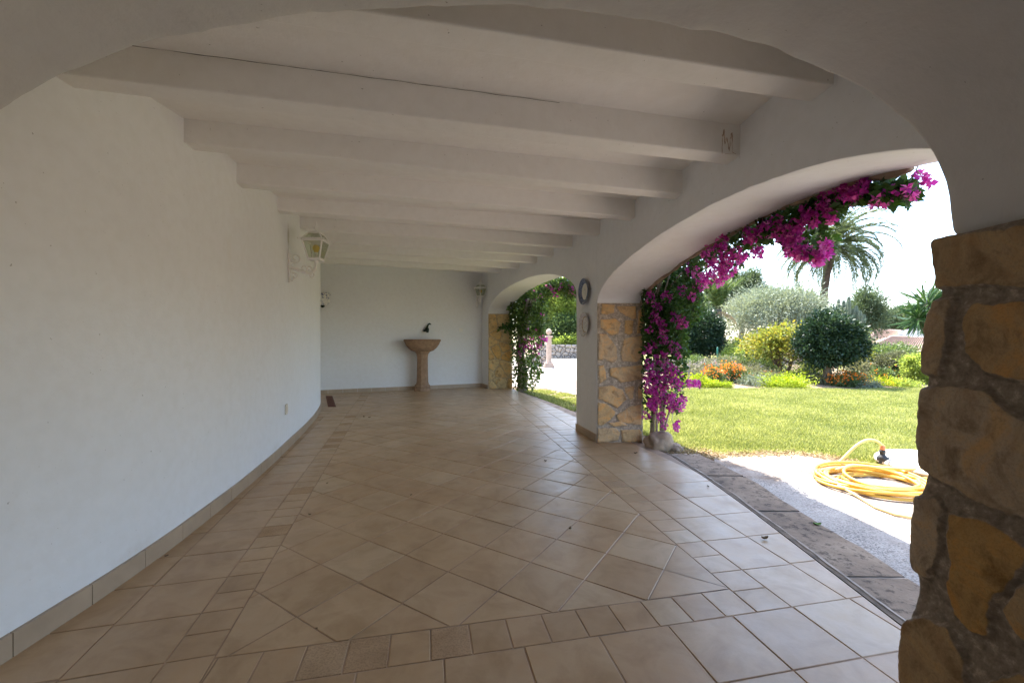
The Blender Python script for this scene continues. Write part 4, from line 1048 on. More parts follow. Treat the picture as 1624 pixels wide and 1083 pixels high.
# lawn and its grass
def is_lawn(x, y): return y > lawn_edge_y(x)+.04*nz((x*3, y*3, 0), 1) and y < 11.45+.25*nz((x*.6, 7, 0), 1) and x > max(1.85+.25*nz((0, y*2, 0), 1), interp([(5, 1.9), (7, 1.45), (11, 1.6), (12, 2.2)], y)) and not (y > 8.9 and x < 2.2+(y-8.9)*.55)
l = terrain('lawn', 1.2, 14, 3, 12.2, 128, 92, M['lawnbase'], .0, is_lawn, .012); tag(l, 'sunlit green lawn between the path and the flower bed', 'lawn', kind='structure')
def near_patch(x, y): return 7.0 < y < 11.2 and interp([(7.0, 1.30), (7.3, 1.2), (8.65, .83), (10.54, .35), (11.2, .2)], y) < x < interp([(7, 1.9), (8, 2.3), (9.2, 1.9), (10, 1.5), (11.2, .9)], y)+.25*nz((x, y, 0), 2)
def grass():
    n = 420000; rng = np.random.default_rng(5)
    Y = 4.0+8.0*rng.random(n)**1.25; k = .29+.74*rng.random(n); X = Y*k
    keep = np.array([is_lawn(a, b) or (near_patch(a, b) and nz((a, b, 0), 2.2) > -.25) for a, b in zip(X, Y)])
    X2 = rng.uniform(.2, 2.4, 26000); Y2 = rng.uniform(6.8, 11.2, 26000); keep2 = np.array([near_patch(a, b) and nz((a, b, 0), 2.2) > -.25 for a, b in zip(X2, Y2)])
    X = np.concatenate([X[keep], X2[keep2]]); Y = np.concatenate([Y[keep], Y2[keep2]]); n = len(X)
    big = np.array([nz((a, b, 0), .9)*.6+nz((a, b, 3), 3.5)*.5 for a, b in zip(X, Y)])
    edge = np.array([min(1, max(.35, (b-lawn_edge_y(a))*2.2+.35)) for a, b in zip(X, Y)])
    Z = np.array([hgt(a, b) for a, b in zip(X, Y)])-.01
    hh = (.028+.04*rng.random(n))*(1+.35*big)*edge; w = .004+.003*rng.random(n)+.00035*Y
    th = rng.uniform(0, 2*np.pi, n); ln = rng.uniform(.2, .9, n)*hh; la = rng.uniform(0, 2*np.pi, n)
    P = np.stack([X, Y, Z], 1); s = np.stack([np.cos(th), np.sin(th), 0*th], 1)*w[:, None]; tip = P+np.stack([np.cos(la)*ln, np.sin(la)*ln, hh], 1)
    V = np.stack([P-s, P+s, tip], 1).reshape(-1, 3); T = np.clip(.42+.30*big+.85*(rng.random(n)-.5)+.35*(rng.random(n) < .08)+(.35*(1-edge)), 0, 1)
    o = np_mesh('grass', V, np.arange(3*n).reshape(n, 3), M['grass'], None, {'tint': np.repeat(T, 3)}); tag(o, 'short mown grass blades of the lawn', 'grass', kind='stuff')
grass()

def lawn_edge_litter():
    rng = np.random.default_rng(31); n = 5200; x = rng.uniform(1.75, 5.2, n); y = np.array([lawn_edge_y(a) for a in x])-.10+rng.normal(0, .075, n)
    k = rng.random(n) < .35; x = np.where(k, rng.uniform(1.7, 2.35, n), x); y = np.where(k, rng.uniform(4.6, 5.3, n), y)
    P = np.stack([x, y, np.full(n, GZ+.008)], 1); D = rng.normal(size=(n, 3)); D[:, 2] = np.abs(D[:, 2])*.25
    V, Q, T = leaf_quads(P, D, .018+.03*rng.random(n), .28, .3, None, rng)
    o = np_mesh('dry_thatch', V, Q, leaf_mat('dry_thatch', (.20, .13, .07), (.46, .34, .19), .15, .8), None, {'tint': T}); tag(o, 'dry brown thatch scattered along the ragged lawn edge', 'thatch', kind='stuff')
lawn_edge_litter()

# ------------------------------------------------------------------ things by the path
def rock():
    bm = bmesh.new(); bmesh.ops.create_icosphere(bm, subdivisions=4, radius=1)
    for v in bm.verts:
        c = v.co.copy(); d = 1+.28*nz(c, 1.1, 2)+.12*nz(c, 2.7, 4)+.05*nz(c, 7, 1); v.co = Vector((c.x*.17*d, c.y*.14*d, max(-.08, c.z*.14*d)))
    me = bpy.data.meshes.new('rock'); bm.to_mesh(me); bm.free(); me.materials.append(M['rock']); me.polygons.foreach_set('use_smooth', [True]*len(me.polygons))
    o = link('rock', me); o.location = (1.75, 5.0, GZ+.09); o.rotation_euler.z = .4; tag(o, 'rough brown boulder at the foot of the bougainvillea by the pillar', 'rock')
    o2 = o.copy(); o2.location = (1.94, 4.98, GZ+.02); o2.scale = (.55, .6, .5); o2.rotation_euler.z = 2; COL.objects.link(o2); o2['label'] = 'small stone lying right of the boulder by the pillar'
rock()
def well():
    root = empty('well_cover', (4.26, 4.1, GZ), 'round pale stone well cover half hidden behind the near pier', 'well cover')
    b = MB(); prof = [(0, .115), (.45, .118), (.52, .112), (.55, .09), (.55, .065), (.52, .055)]; b.lathe(prof, 48, (4.26, 4.1, GZ)); b.v = [(x+.006*nz((x, y, z), 6), y+.006*nz((x, y, z), 6, 3), z+.004*nz((x, y, z), 5)) for x, y, z in b.v]
    b.build('slab', M['slab'], root, True)
    c = MB(); c.lathe([(.5, .06), (.5, -.02)], 40, (4.26, 4.1, GZ)); c.build('ring', M['rock'], root, True)
well()
def hose():
    root = empty('garden_hose', (3.22, 3.78, GZ), 'yellow garden hose lying in a loose coil on the path', 'hose')
    rr = random.Random(3); pts = []; cx, cy = 3.27, 3.79; n = 12
    for L in range(n):
        r0 = rr.uniform(.27, .49); ox, oy = rr.uniform(-.08, .09), rr.uniform(-.08, .08); tilt = rr.uniform(-.02, .03); ph = rr.uniform(0, 6.3); zb = .014+.0075*L*(.3+.5*rr.random())
        el = rr.uniform(.8, 1.05)
        for i in range(40):
            a = 2*math.pi*i/40; tgt = (cx+ox+r0*1.12*math.cos(a), cy+oy+r0*el*math.sin(a), GZ+.008+max(.013, zb+tilt*math.sin(a+ph)*1.6)); pts.append(tgt)
    P = np.array(pts)                                           # ease one loop into the next
    K = 9; w = np.hanning(2*K+1); w /= w.sum(); P2 = P.copy()
    for d in range(3): P2[K:-K, d] = np.convolve(P[:, d], w, 'valid')
    mb = MB(); mb.tube([tuple(q) for q in P2], .0128, 8); mb.build('coil', M['hose'], root, True)
    tp = Vector((3.75, 4.25, GZ+.235)); st = Vector((3.32, 4.27, GZ+.05))
    a = MB(); arc = []
    for i in range(25):
        t = i/24; q = st.lerp(tp, t); q.z += .14*math.sin(math.pi*t)**.8*(.6+.6*t); arc.append(tuple(q))
    a.tube([(3.05, 4.16, GZ+.05), (3.18, 4.235, GZ+.045)]+arc, .0128, 8)
    a.tube([(3.05, 3.95, GZ+.09), (3.3, 4.07, GZ+.10), (3.55, 4.03, GZ+.085), (3.75, 3.93, GZ+.10), (4.0, 3.86, GZ+.16), (4.4, 3.8, GZ+.13), (4.9, 3.6, GZ+.02)], .0128, 8)
    b1 = gnd(1360, 790, GZ); b2 = gnd(1388, 807, GZ); b3 = gnd(1420, 819, GZ); b4 = gnd(1445, 824, GZ)
    a.tube([(b1.x-.02, b1.y+.18, GZ+.05), (b1.x, b1.y+.04, GZ+.026), (b2.x, b2.y, GZ+.018), (b3.x, b3.y, GZ+.018), (b4.x, b4.y, GZ+.018), (b4.x+.5, b4.y+.1, GZ+.018)], .0115, 8)
    a.build('loose_end', M['hose_pale'], root, True)
hose()
def standpipe():
    root = empty('standpipe', (3.75, 4.25, GZ), 'short black garden standpipe with an orange hose fitting at the lawn edge', 'standpipe')
    b = MB(); b.lathe([(.0, 0), (.045, 0), (.045, .03), (.03, .04), (.03, .085), (.046, .09), (.048, .125), (.03, .14), (.022, .16)], 14, (3.75, 4.25, GZ)); b.tube([(3.75, 4.25, GZ+.105), (3.81, 4.24, GZ+.11)], [.022, .018], 8); b.build('body', M['black_plastic'], root, True)
    c = MB(); c.lathe([(.024, .16), (.027, .165), (.027, .195), (.02, .2)], 12, (3.75, 4.25, GZ)); c.build('collar', M['black_plastic'], root, True)
    d = MB(); d.lathe([(.02, .2), (.024, .205), (.022, .235), (.014, .245), (0, .247)], 12, (3.75, 4.25, GZ)); d.build('fitting', M['copper'], root, True)
standpipe()

# ------------------------------------------------------------------ bougainvillea
def inpoly(P, poly): return polydist(P[:, 0], P[:, 1], poly) > 0
def bougainvillea(name, poly, depth, fdepth, base, stems, label, nleaf, weights, clusters, seed, lsz=.05, fsz=.030, lm='boug_leaf'):
    """depth(x,y,rng)->3D point on that sight column, spread through the vine's real thickness"""
    rng = np.random.default_rng(seed); rr = random.Random(seed)
    root = empty(name, base, label, 'bougainvillea', 'bougainvilleas on the arcade')
    xs = [q[0] for q in poly]; ysq = [q[1] for q in poly]
    C = rng.uniform((min(xs), min(ysq)), (max(xs), max(ysq)), (nleaf*6, 2)); C = C[inpoly(C, poly)]
    keep = rng.random(len(C)) < np.array([weights(x, y) for x, y in C]); C = C[keep][:nleaf]
    P = np.array([depth(x, y, rng) for x, y in C]); D = rng.normal(size=P.shape)+np.array([.35, -.2, -.25])
    V, Q, T = leaf_quads(P, D, lsz*(.6+.8*rng.random(len(P))), .62, .2, None, rng); np_mesh('leaves', V, Q, M[lm], root, {'tint': T})
    L = []
    for (x, y, r, n) in clusters:
        for _ in range(n):
            a = rng.uniform(0, 6.283); q = r*math.sqrt(rng.random()); px, py = x+q*math.cos(a), y+q*math.sin(a)
            p = np.array(fdepth(px, py, rng)); ax = unit(rng.normal(size=(1, 3))+np.array([[.3, -.5, .1]]))[0]
            pp = np.repeat(p[None], 3, 0); e1 = unit(np.cross(ax, rng.normal(size=3))[None])[0]; e2 = np.cross(ax, e1)
            dirs = np.stack([ax*.7+e1*math.cos(t)+e2*math.sin(t) for t in (0, 2.09, 4.19)])
            tv = np.repeat(np.clip(rng.normal(.5, .28), 0, 1), 3)
            L.append(leaf_quads(pp, dirs, fsz*rng.uniform(.75, 1.25), .85, .3, tv, rng))
    V, Q, T = merge(L); np_mesh('blossoms', V, Q, M['bract'], root, {'tint': T})
    mb = MB()
    for (pts, r0, r1) in stems:
        pts = [Vector(q) for q in pts]; k = len(pts); mb.tube([q+Vector((rr.uniform(-.012, .012), rr.uniform(-.012, .012), 0)) for q in pts], [r0+(r1-r0)*i/(k-1) for i in range(k)], 7)
    for (x, y, r, n) in clusters[::2]:                            # twigs running out to the flowers
        a = Vector(depth(x, y, rng)); b = Vector(depth(x+rr.uniform(-14, 14), y-rr.uniform(12, 30), rng)); mb.tube(limb_path(a, b, .06, 5, rr), [.0025, .003, .0035, .004, .004], 5)
    mb.build('stems', M['vine_bark'], root, True); return root
P1 = [(1019,452),(1060,402),(1120,376),(1200,348),(1290,314),(1385,286),(1440,292),(1455,300),(1440,322),(1400,316),(1345,322),(1330,345),(1305,362),(1325,372),(1318,398),(1290,416),(1262,406),(1240,388),(1212,384),(1192,395),(1180,420),(1165,440),(1145,434),(1130,455),(1112,500),(1088,520),(1092,560),(1085,600),(1084,625),(1078,655),(1045,640),(1030,668),(1017,640)]
def dep1(x, y, rng):
    X = 1.73+.20*rng.random()
    Ya = 5.0+.42*rng.random() if x > 1021 else 5.0+.12*rng.random(); Yb = X*F/(x-812)+.35*max(0, 1-abs(x-1075)/60)
    return tuple(at(x, y, min(Ya, Yb)))
def fdep1(x, y, rng):
    X = 1.69+.15*rng.random(); Yb = X*F/(x-812)+.35*max(0, 1-abs(x-1075)/60)
    return tuple(at(x, y, min(4.86+.24*rng.random(), Yb)))
def w1(x, y):
    if y > 590: return .35
    if x < 1110: return 1.0 if y < 560 else .5
    top = interp([(1060, 402), (1120, 376), (1200, 348), (1290, 314), (1385, 286), (1440, 290)], x); return .42 if y < top+38 else .12
rc = random.Random(12)
CL1 = [(1030,470,9,12),(1036,505,8,10),(1055,520,9,14),(1028,555,7,12),(1026,598,7,12),(1072,592,10,16),(1040,640,11,18),(1026,655,7,10),(1050,660,9,10),(1100,470,9,12),(1115,440,9,14),(1068,505,10,16),(1082,510,11,22),(1040,490,9,9),(1043,505,7,9),(1060,470,9,10),(1085,462,9,10),(1110,452,12,22),(1135,440,16,42),(1155,425,14,36),(1170,405,13,32),(1150,405,12,26),(1128,418,10,16),(1095,425,11,20),(1120,398,13,30),(1145,385,12,26),(1200,400,9,14),
 (1190,375,14,34),(1215,365,14,36),(1240,372,15,42),(1262,372,15,42),(1255,392,13,32),(1275,402,13,34),(1296,408,11,26),(1312,388,9,16),(1310,400,8,12),(1318,345,10,22),(1310,332,8,14),(1290,350,10,18),(1270,352,11,22),(1230,350,11,20),(1280,335,11,24),(1305,318,12,30),(1335,308,13,32),(1355,302,12,30),(1370,296,10,22),(1345,318,9,14),(1395,312,10,12),(1415,304,10,14),(1435,300,8,10),(1447,315,7,9),(1385,318,6,7),(1458,276,6,7),(1470,286,7,10),(1402,322,6,6),
 (1035,545,8,7),(1050,540,10,12),(1070,548,9,12),(1030,520,6,6),(1030,575,9,14),(1048,570,11,22),(1062,588,12,26),(1075,560,7,8),(1040,595,11,24),(1060,605,12,30),(1030,612,10,22),(1045,622,12,34),(1062,630,11,30),(1075,612,8,14),(1078,640,9,18),(1032,640,9,18),(1066,648,7,12),(1093,607,6,12),(1086,630,6,9),(1102,607,6,12),(1070,668,5,7),(1073,677,5,6),(1042,660,4,4),(1055,677,5,4)]
CL1 = [(x+rc.uniform(-3, 3), y+rc.uniform(-3, 3), r*1.0, int(n*(2.3 if x < 1110 else 2.2 if x < 1210 else 1.8 if x < 1390 else .9))) for x, y, r, n in CL1]
ST1 = []
for i in range(7):
    bx, by = 1.70+.03*i+rc.uniform(-.02, .02), 5.18+rc.uniform(-.08, .1); tx, ty = bx+rc.uniform(-.03, .14), by+rc.uniform(-.1, .15)
    ST1.append(([(bx, by, GZ-.02), (bx+.02, by+rc.uniform(-.02, .02), .35), ((bx+tx)/2+.03, (by+ty)/2, .8), (tx, ty, 1.3), (tx-.02, ty-.05, 1.75), (tx-.03, ty-.35, 2.05)], rc.uniform(.012, .02), .006))
ST1.append(([(1.8, 5.1, GZ-.02), (1.86, 5.05, .3), (1.92, 5.0, .55), (1.98, 4.95, .8)], .016, .007))
top = [(1.90, Y, (arch1(Y) or 1.8)+.03) for Y in np.arange(5.1, 2.4, -.25)]
ST1.append((top, .012, .005)); ST1.append(([(x+.08, y, z-.05+.03*math.sin(3*y)) for x, y, z in top], .009, .004))
ST1.append(([at(1375, 300, 2.2), at(1410, 306, 2.1), at(1440, 312, 2.05), at(1450, 318, 2.03)], .004, .0015)); ST1.append(([at(1400, 300, 2.1), at(1440, 290, 2.0), at(1462, 278, 1.95), at(1474, 284, 1.93)], .004, .0015))
bougainvillea('bougainvillea', P1, dep1, fdep1, (1.75, 5.15, GZ), ST1, 'large magenta bougainvillea climbing the stone pillar and trailing along the near arch', 17000, w1, CL1, 4, .046, .0265)
P2 = [(806,525),(806,478),(820,458),(840,448),(868,440),(905,441),(919,460),(908,474),(885,464),(870,472),(862,490),(864,520),(860,545),(854,560),(858,590),(846,616),(815,616),(812,560)]
def dep2(x, y, rng): return tuple(at(x, y, interp([(800, 11.0), (840, 10.7), (870, 9.4), (915, 7.6)], x)-.25+.55*rng.random()))
def w2(x, y): return 1 if y < 530 else .42
CL2 = [(832,545,9,16),(845,548,8,14),(856,545,7,12),(838,528,7,9),(826,560,6,9),(850,560,6,8),(880,462,8,10),(893,452,7,12),(855,470,7,8),(835,480,6,6),(845,462,4,5),(867,455,5,8),(876,456,4,6),(860,458,4,4),(907,457,7,20),(912,465,5,12),(900,460,5,8),(860,498,4,6),(858,533,4,7),(866,540,4,8),(835,540,6,9),(836,551,4,7),(842,536,5,6),(820,548,5,6),(829,552,5,5),(850,522,3,3),(862,535,3,5)]
ST2 = []
for i in range(9):
    bx, by = .26+rc.uniform(-.12, .12), 10.9+rc.uniform(-.12, .12); w = rc.uniform(-.06, .06)
    ST2.append(([(bx, by, GZ), (bx+w, by, .4), (bx-w*.6, by+.03, .9), (bx+w, by-.03, 1.4), (bx+.1, by-.1, 1.9), (bx+.22, by-.5, 2.3)], rc.uniform(.025, .055), .015))
ST2.append(([(-.02, 10.75, 1.55), (-.12, 10.6, 1.6), (-.3, 10.5, 1.5), (-.42, 10.45, 1.42)], .008, .003))
B2 = bougainvillea('bougainvillea', P2, dep2, dep2, (.26, 10.9, GZ), ST2, 'leafy dark green bougainvillea with a thick bare trunk at the far arch', 6200, w2, CL2, 9, .085, .05, 'boug_leaf_far')
rng = np.random.default_rng(3); C = rng.normal(0, 1, (150, 2))*np.array([5, 2.2])+np.array([803, 518]); C[:, 1] += (C[:, 0]-803)*-.35
P = np.array([tuple(at(x, y, 10.5+.3*rng.random())) for x, y in C]); V, Q, T = leaf_quads(P, rng.normal(size=P.shape), .08*(.6+.8*rng.random(len(P))), .6, .2, None, rng); np_mesh('sprig', V, Q, M['boug_leaf'], B2, {'tint': T})

# ------------------------------------------------------------------ garden plants
def gz(x, Y): return hgt((x-812)/F*Y, Y)
def px_tree(name, x, Y, cy, rx, ry, mat, label, cat, nclump, nleaf, lsize, trunk=.0, crad=.3, base_x=None, **kw):
    c = at(x, cy, Y); bx = base_x if base_x else x; b = at(bx, 541, Y); b.z = hgt(b.x, Y)
    return tree(name, tuple(b), tuple(c), (rx/F*Y, rx/F*Y*kw.pop('deep', .9), ry/F*Y), mat, label, cat, nclump, nleaf, crad*rx/F*Y, lsize, trunk, **kw)
px_tree('clipped_tree', 1316, 12.4, 540, 43, 41, 'dark', 'dense dark green round topped tree on a short trunk at the lawn edge', 'tree', 420, 75, 0.08, .11, .2, 1313, seed=21, shell=.55, lump=.42, width=.55, limbs=10)
px_tree('yellow_tree', 1245, 14.2, 553, 62, 30, 'yellow', 'spreading yellow green tree on thin forked stems in the flower bed', 'tree', 190, 42, .11, .05, .2, 1242, seed=22, shell=.45, lump=.35, stems=3, limbs=9, flat=.3)
px_tree('olive_shrub', 1228, 20.5, 505, 76, 44, 'olive', 'large silvery grey feathery shrub behind the yellow green tree', 'shrub', 520, 60, .15, .12, .2, seed=23, shell=.5, lump=.3, width=.22, limbs=12, flat=.5)
px_tree('hedge_bush', 1109, 17.5, 529, 33, 36, 'dark', 'dark rounded hedge bush on the terrace beside the bougainvillea', 'shrub', 260, 70, .10, .0, .25, seed=24, shell=.65, lump=.15)
px_tree('clipped_bush', 1420, 13.6, 583, 27, 22, 'greyhedge', 'clipped grey green ball bush in front of the neighbouring roof', 'shrub', 320, 75, .05, .0, .2, seed=25, shell=.8, lump=.1)
px_tree('light_bush', 1458, 12.6, 583, 22, 24, 'bright', 'light green fluffy bush beside the near pier edge', 'shrub', 130, 60, .06, .03, .25, seed=26, shell=.5, lump=.35)
px_tree('slim_shrub', 1375, 14.2, 577, 12, 24, 'yellow', 'slim reddish yellow shrub between the round tree and the ball bush', 'shrub', 60, 40, .07, .02, .35, seed=27, shell=.3, stems=2, limbs=4)
px_tree('small_bush', 1166, 16.2, 563, 16, 9, 'bright', 'small bright green bush below the silvery shrub', 'shrub', 70, 50, .06, .0, .3, seed=28)
px_tree('terrace_bush', 1192, 17.4, 560, 42, 16, 'mid', 'wide mid green bush under the silvery shrub', 'shrub', 200, 60, .09, .0, .25, seed=29)
px_tree('terrace_bush', 1400, 17, 562, 40, 6, 'mid', 'low mid green hedge below the tiled roof', 'shrub', 200, 60, .09, .0, .25, seed=30)
px_tree('terrace_bush', 1320, 19, 545, 42, 22, 'mid', 'mid green shrub mass behind the round dark tree', 'shrub', 260, 60, .11, .0, .25, seed=31)
px_tree('garden_tree', 1065, 26, 500, 48, 62, 'mid', 'tall green tree behind the bougainvillea pillar', 'tree', 330, 60, .17, .16, .2, seed=32, shell=.45, lump=.4)
px_tree('pine_tree', 1178, 34, 458, 28, 32, 'pine', 'dark green pine left of the palm with a pointed top', 'tree', 300, 60, .22, .2, .24, seed=33, shell=.35, lump=.5, width=.25)
px_tree('pine_tree', 1206, 36, 482, 26, 26, 'pine', 'low green pine between the dark pine and the silvery shrub', 'tree', 260, 55, .22, .2, .24, seed=34, shell=.35, lump=.5, width=.25)
px_tree('pine_tree', 1148, 33, 468, 30, 26, 'pine', 'pale green pine behind the young palm', 'tree', 240, 55, .22, .2, .24, seed=39, shell=.35, lump=.5, width=.25)
px_tree('pine_tree', 1376, 38, 494, 27, 36, 'pine', 'open crowned green pine standing right of the palm trunk', 'tree', 230, 60, .24, .2, .26, seed=35, shell=.35, lump=.55, width=.25)
px_tree('distant_tree', 1430, 52, 508, 30, 20, 'pine', 'broad distant tree above the tiled roof', 'tree', 260, 55, .28, .25, .24, seed=36, shell=.4, lump=.4, width=.3)
px_tree('distant_tree', 1395, 55, 521, 16, 11, 'pine', 'small distant tree left of the broad distant tree', 'tree', 120, 50, .28, .2, .28, seed=37, shell=.4, lump=.4, width=.3)
px_tree('distant_tree', 1276, 40, 492, 30, 24, 'pine', 'distant pine top peeping over the silvery shrub', 'tree', 200, 55, .24, .2, .26, seed=38, shell=.4, lump=.4, width=.3)
px_tree('distant_tree', 1500, 48, 500, 40, 40, 'mid', 'distant green tree hidden behind the near pier', 'tree', 200, 55, .28, .2, .26, seed=50, shell=.4, lump=.4)
# far arch: bushes above the dry stone wall
px_tree('forecourt_bush', 893, 36, 488, 24, 42, 'bright', 'tall bright green bush above the dry stone wall', 'shrub', 300, 60, .22, .0, .28, seed=41, shell=.4, lump=.35)
px_tree('forecourt_bush', 918, 36.5, 505, 22, 34, 'bright', 'sunlit light green bush right of the tall bright bush', 'shrub', 220, 60, .22, .0, .28, seed=43, shell=.4, lump=.35)
px_tree('forecourt_bush', 900, 35, 522, 30, 19, 'mid', 'dark green bush low in front of the tall bright bush', 'shrub', 260, 60, .2, .0, .25, seed=42, shell=.5, lump=.3)
px_tree('forecourt_bush', 850, 37, 490, 28, 50, 'mid', 'dark green bush behind the far bougainvillea trunk', 'shrub', 260, 60, .22, .0, .25, seed=44, shell=.5, lump=.3)
px_tree('forecourt_bush', 902, 33.5, 541, 26, 6, 'bright', 'low sunlit hedge spilling over the top of the dry stone wall', 'shrub', 160, 60, .14, .0, .2, seed=45, shell=.3, lump=.3)
def dry_wall(name, x0, x1, Y, ztop, zb, label, seed, rows, cols):
    root = empty(name, tuple(at((x0+x1)/2, 541, Y).xy)+(zb,), label, 'wall'); root['kind'] = 'thing'
    a = (x0-812)/F*Y; L = (x1-x0)/F*Y
    pts = [(L*i/20, a+L*i/20, Y) for i in range(21)]
    rubble('stones', pts, [(0, -1)]*21, zb, ztop, .045 if Y > 20 else .025, [[(q[0], q[1]+zb) for q in c] for c in vcells(L, ztop-zb, cols*rows, seed, .018)], M['dry_stone'], root, .10, .1, seed)
    mb = MB(); mb.box((a+L/2, Y+.32, (ztop+zb)/2-.02), (L, .56, ztop-zb-.02)); mb.build('core', M['dry_stone'], root)
dry_wall('dry_stone_wall', 855, 960, 32.2, 1.02, -.1, 'grey dry stone retaining wall across the forecourt', 61, 4, 16)
dry_wall('low_stone_wall', 1030, 1095, 15.2, .62, .1, 'low grey stone wall at the terrace behind the lavender', 62, 2, 7)
dry_wall('low_stone_wall', 835, 866, 21.6, .55, -.1, 'short grey stone wall left of the pink column', 63, 3, 4)
g2 = terrain('terrace', 4.4, 9.6, 15.4, 19.5, 20, 20, M['lawnbase'], .22, None, .05); tag(g2, 'shaded grassy terrace behind the low stone wall', 'terrace', kind='structure')
def column():
    c = at(870.5, 541, 20.8); c.z = GZ
    root = empty('garden_column', tuple(c), 'pink sandstone column with a ball finial on the forecourt', 'column')
    def sqr(m, w, z0, z1): m.box((c.x, c.y, GZ+(z0+z1)/2), (w, w, z1-z0))
    b = MB(); sqr(b, .5, 0, .14); sqr(b, .42, .14, .24); b.build('base', M['pink_stone'], root, False, .015)
    s = MB(); s.lathe([(.15, .24), (.15, .3), (.135, .34), (.13, 1.45), (.15, 1.49)], 10, (c.x, c.y, GZ)); s.build('shaft', M['pink_stone'], root)
    k = MB(); sqr(k, .36, 1.49, 1.58); k.build('capital', M['pink_stone'], root, False, .012)
    f = MB(); f.lathe([(.06, 1.58), (.05, 1.62), (.12, 1.68), (.15, 1.76), (.12, 1.85), (.05, 1.91), (0, 1.94)], 14, (c.x, c.y, GZ)); f.build('finial', M['pink_stone'], root, True)
column()
def pot_post():
    c = at(1138, 541, 15.6); z0 = hgt(c.x, c.y); o = MB(); o.tube([(c.x, c.y, z0-.1), (c.x, c.y, 1.02), (c.x, c.y, 1.04)], [.03, .03, .015], 10); q = o.build('garden_post', M['green_metal'], None, True); tag(q, 'thin green painted post beside the dark hedge bush', 'post')
pot_post()

# low planting of the bed
def mound(name, x, y0, y1, w, Y, mat, label, cat, n=40, nl=40, ls=.045, flowers=None, seed=1, group='low plants in the flower bed', shell=.35):
    cy = (y0+y1)/2; return px_tree(name, x, Y, cy, w/2, (y1-y0)/2, mat, label, cat, n, nl, ls, 0, .3, seed=seed, flowers=flowers, shell=shell, lump=.4, group=group)
mound('lavender_clump', 1092, 576, 606, 44, 13.2, 'herb', 'mauve flowering lavender clump nearest the bougainvillea', 'lavender', 80, 40, .05, ('lav', 60, .035), 71)
mound('lavender_clump', 1122, 572, 600, 40, 14.2, 'herb', 'mauve lavender clump behind the orange flowers', 'lavender', 80, 40, .05, ('lav', 60, .035), 72)
mound('lantana_bush', 1132, 582, 611, 30, 12.6, 'mid', 'orange flowering bush, left of the pair in the bed', 'flower bush', 60, 40, .05, ('orange', 38, .05), 73)
mound('lantana_bush', 1158, 578, 609, 36, 12.9, 'mid', 'orange flowering bush, right of the pair beside the grey herbs', 'flower bush', 70, 40, .05, ('orange', 52, .05), 74)
mound('herb_clump', 1196, 580, 606, 50, 13.6, 'herb', 'grey green herb clump between orange flowers and yellow green tree', 'herb', 90, 40, .05, ('lav', 14, .03), 75)
mound('herb_clump', 1218, 590, 608, 44, 13.0, 'herb', 'low herb clump at the foot of the yellow green tree', 'herb', 80, 40, .045, ('orange', 4, .035), 76)
mound('herb_clump', 1198, 598, 613, 46, 12.2, 'olive', 'pale silvery herb cushion at the lawn edge', 'herb', 70, 40, .04, None, 77)
mound('lime_plant', 1108, 596, 612, 26, 12.0, 'lime', 'bright lime cushion plant right of the bougainvillea', 'ground cover', 50, 45, .04, None, 78)
mound('lime_plant', 1124, 604, 615, 30, 11.8, 'lime', 'low lime cushion plant in front of the first orange bush', 'ground cover', 50, 45, .04, None, 79)
mound('lime_plant', 1148, 607, 615, 24, 11.75, 'lime', 'small lime cushion plant under the second orange bush', 'ground cover', 40, 45, .035, None, 80)
mound('lime_plant', 1244, 599, 615, 66, 11.9, 'lime', 'wide lime green cushion plant in front of the yellow green tree', 'ground cover', 120, 50, .045, None, 81)
mound('lime_plant', 1078, 592, 612, 30, 12.1, 'lime', 'lime cushion plant half behind the bougainvillea', 'ground cover', 50, 45, .04, ('yellowfl', 6, .05), 82)
mound('herb_clump', 1285, 596, 613, 50, 12.8, 'herb', 'green herb clump left of the round dark tree', 'herb', 90, 40, .05, ('yellowfl', 10, .04), 83)
mound('lantana_bush', 1343, 592, 613, 46, 12.0, 'mid', 'orange red flowering bush at the foot of the round tree', 'flower bush', 80, 45, .05, ('orange', 60, .05), 84)
mound('herb_clump', 1372, 605, 616, 44, 11.8, 'olive', 'pale grey ground cover right of the orange red bush', 'herb', 70, 40, .035, None, 85)
mound('herb_clump', 1408, 602, 615, 44, 12.2, 'lime', 'yellow flowering ground cover below the ball bush', 'herb', 60, 40, .04, ('yellowfl', 30, .045), 86)
mound('herb_clump', 1385, 588, 606, 40, 13.2, 'herb', 'sparse grey herb clump behind the pale ground cover', 'herb', 60, 40, .05, None, 87)
mound('herb_clump', 1265, 585, 604, 50, 14.6, 'bright', 'bright green clump under the yellow green tree', 'herb', 70, 40, .05, ('yellowfl', 5, .04), 88)
mound('herb_clump', 1440, 604, 617, 40, 11.9, 'bright', 'green ground cover at the foot of the light green bush', 'herb', 60, 40, .04, None, 89)
mound('herb_clump', 1175, 566, 582, 60, 15.4, 'mid', 'dark green clump below the silvery shrub', 'herb', 90, 40, .06, None, 90)

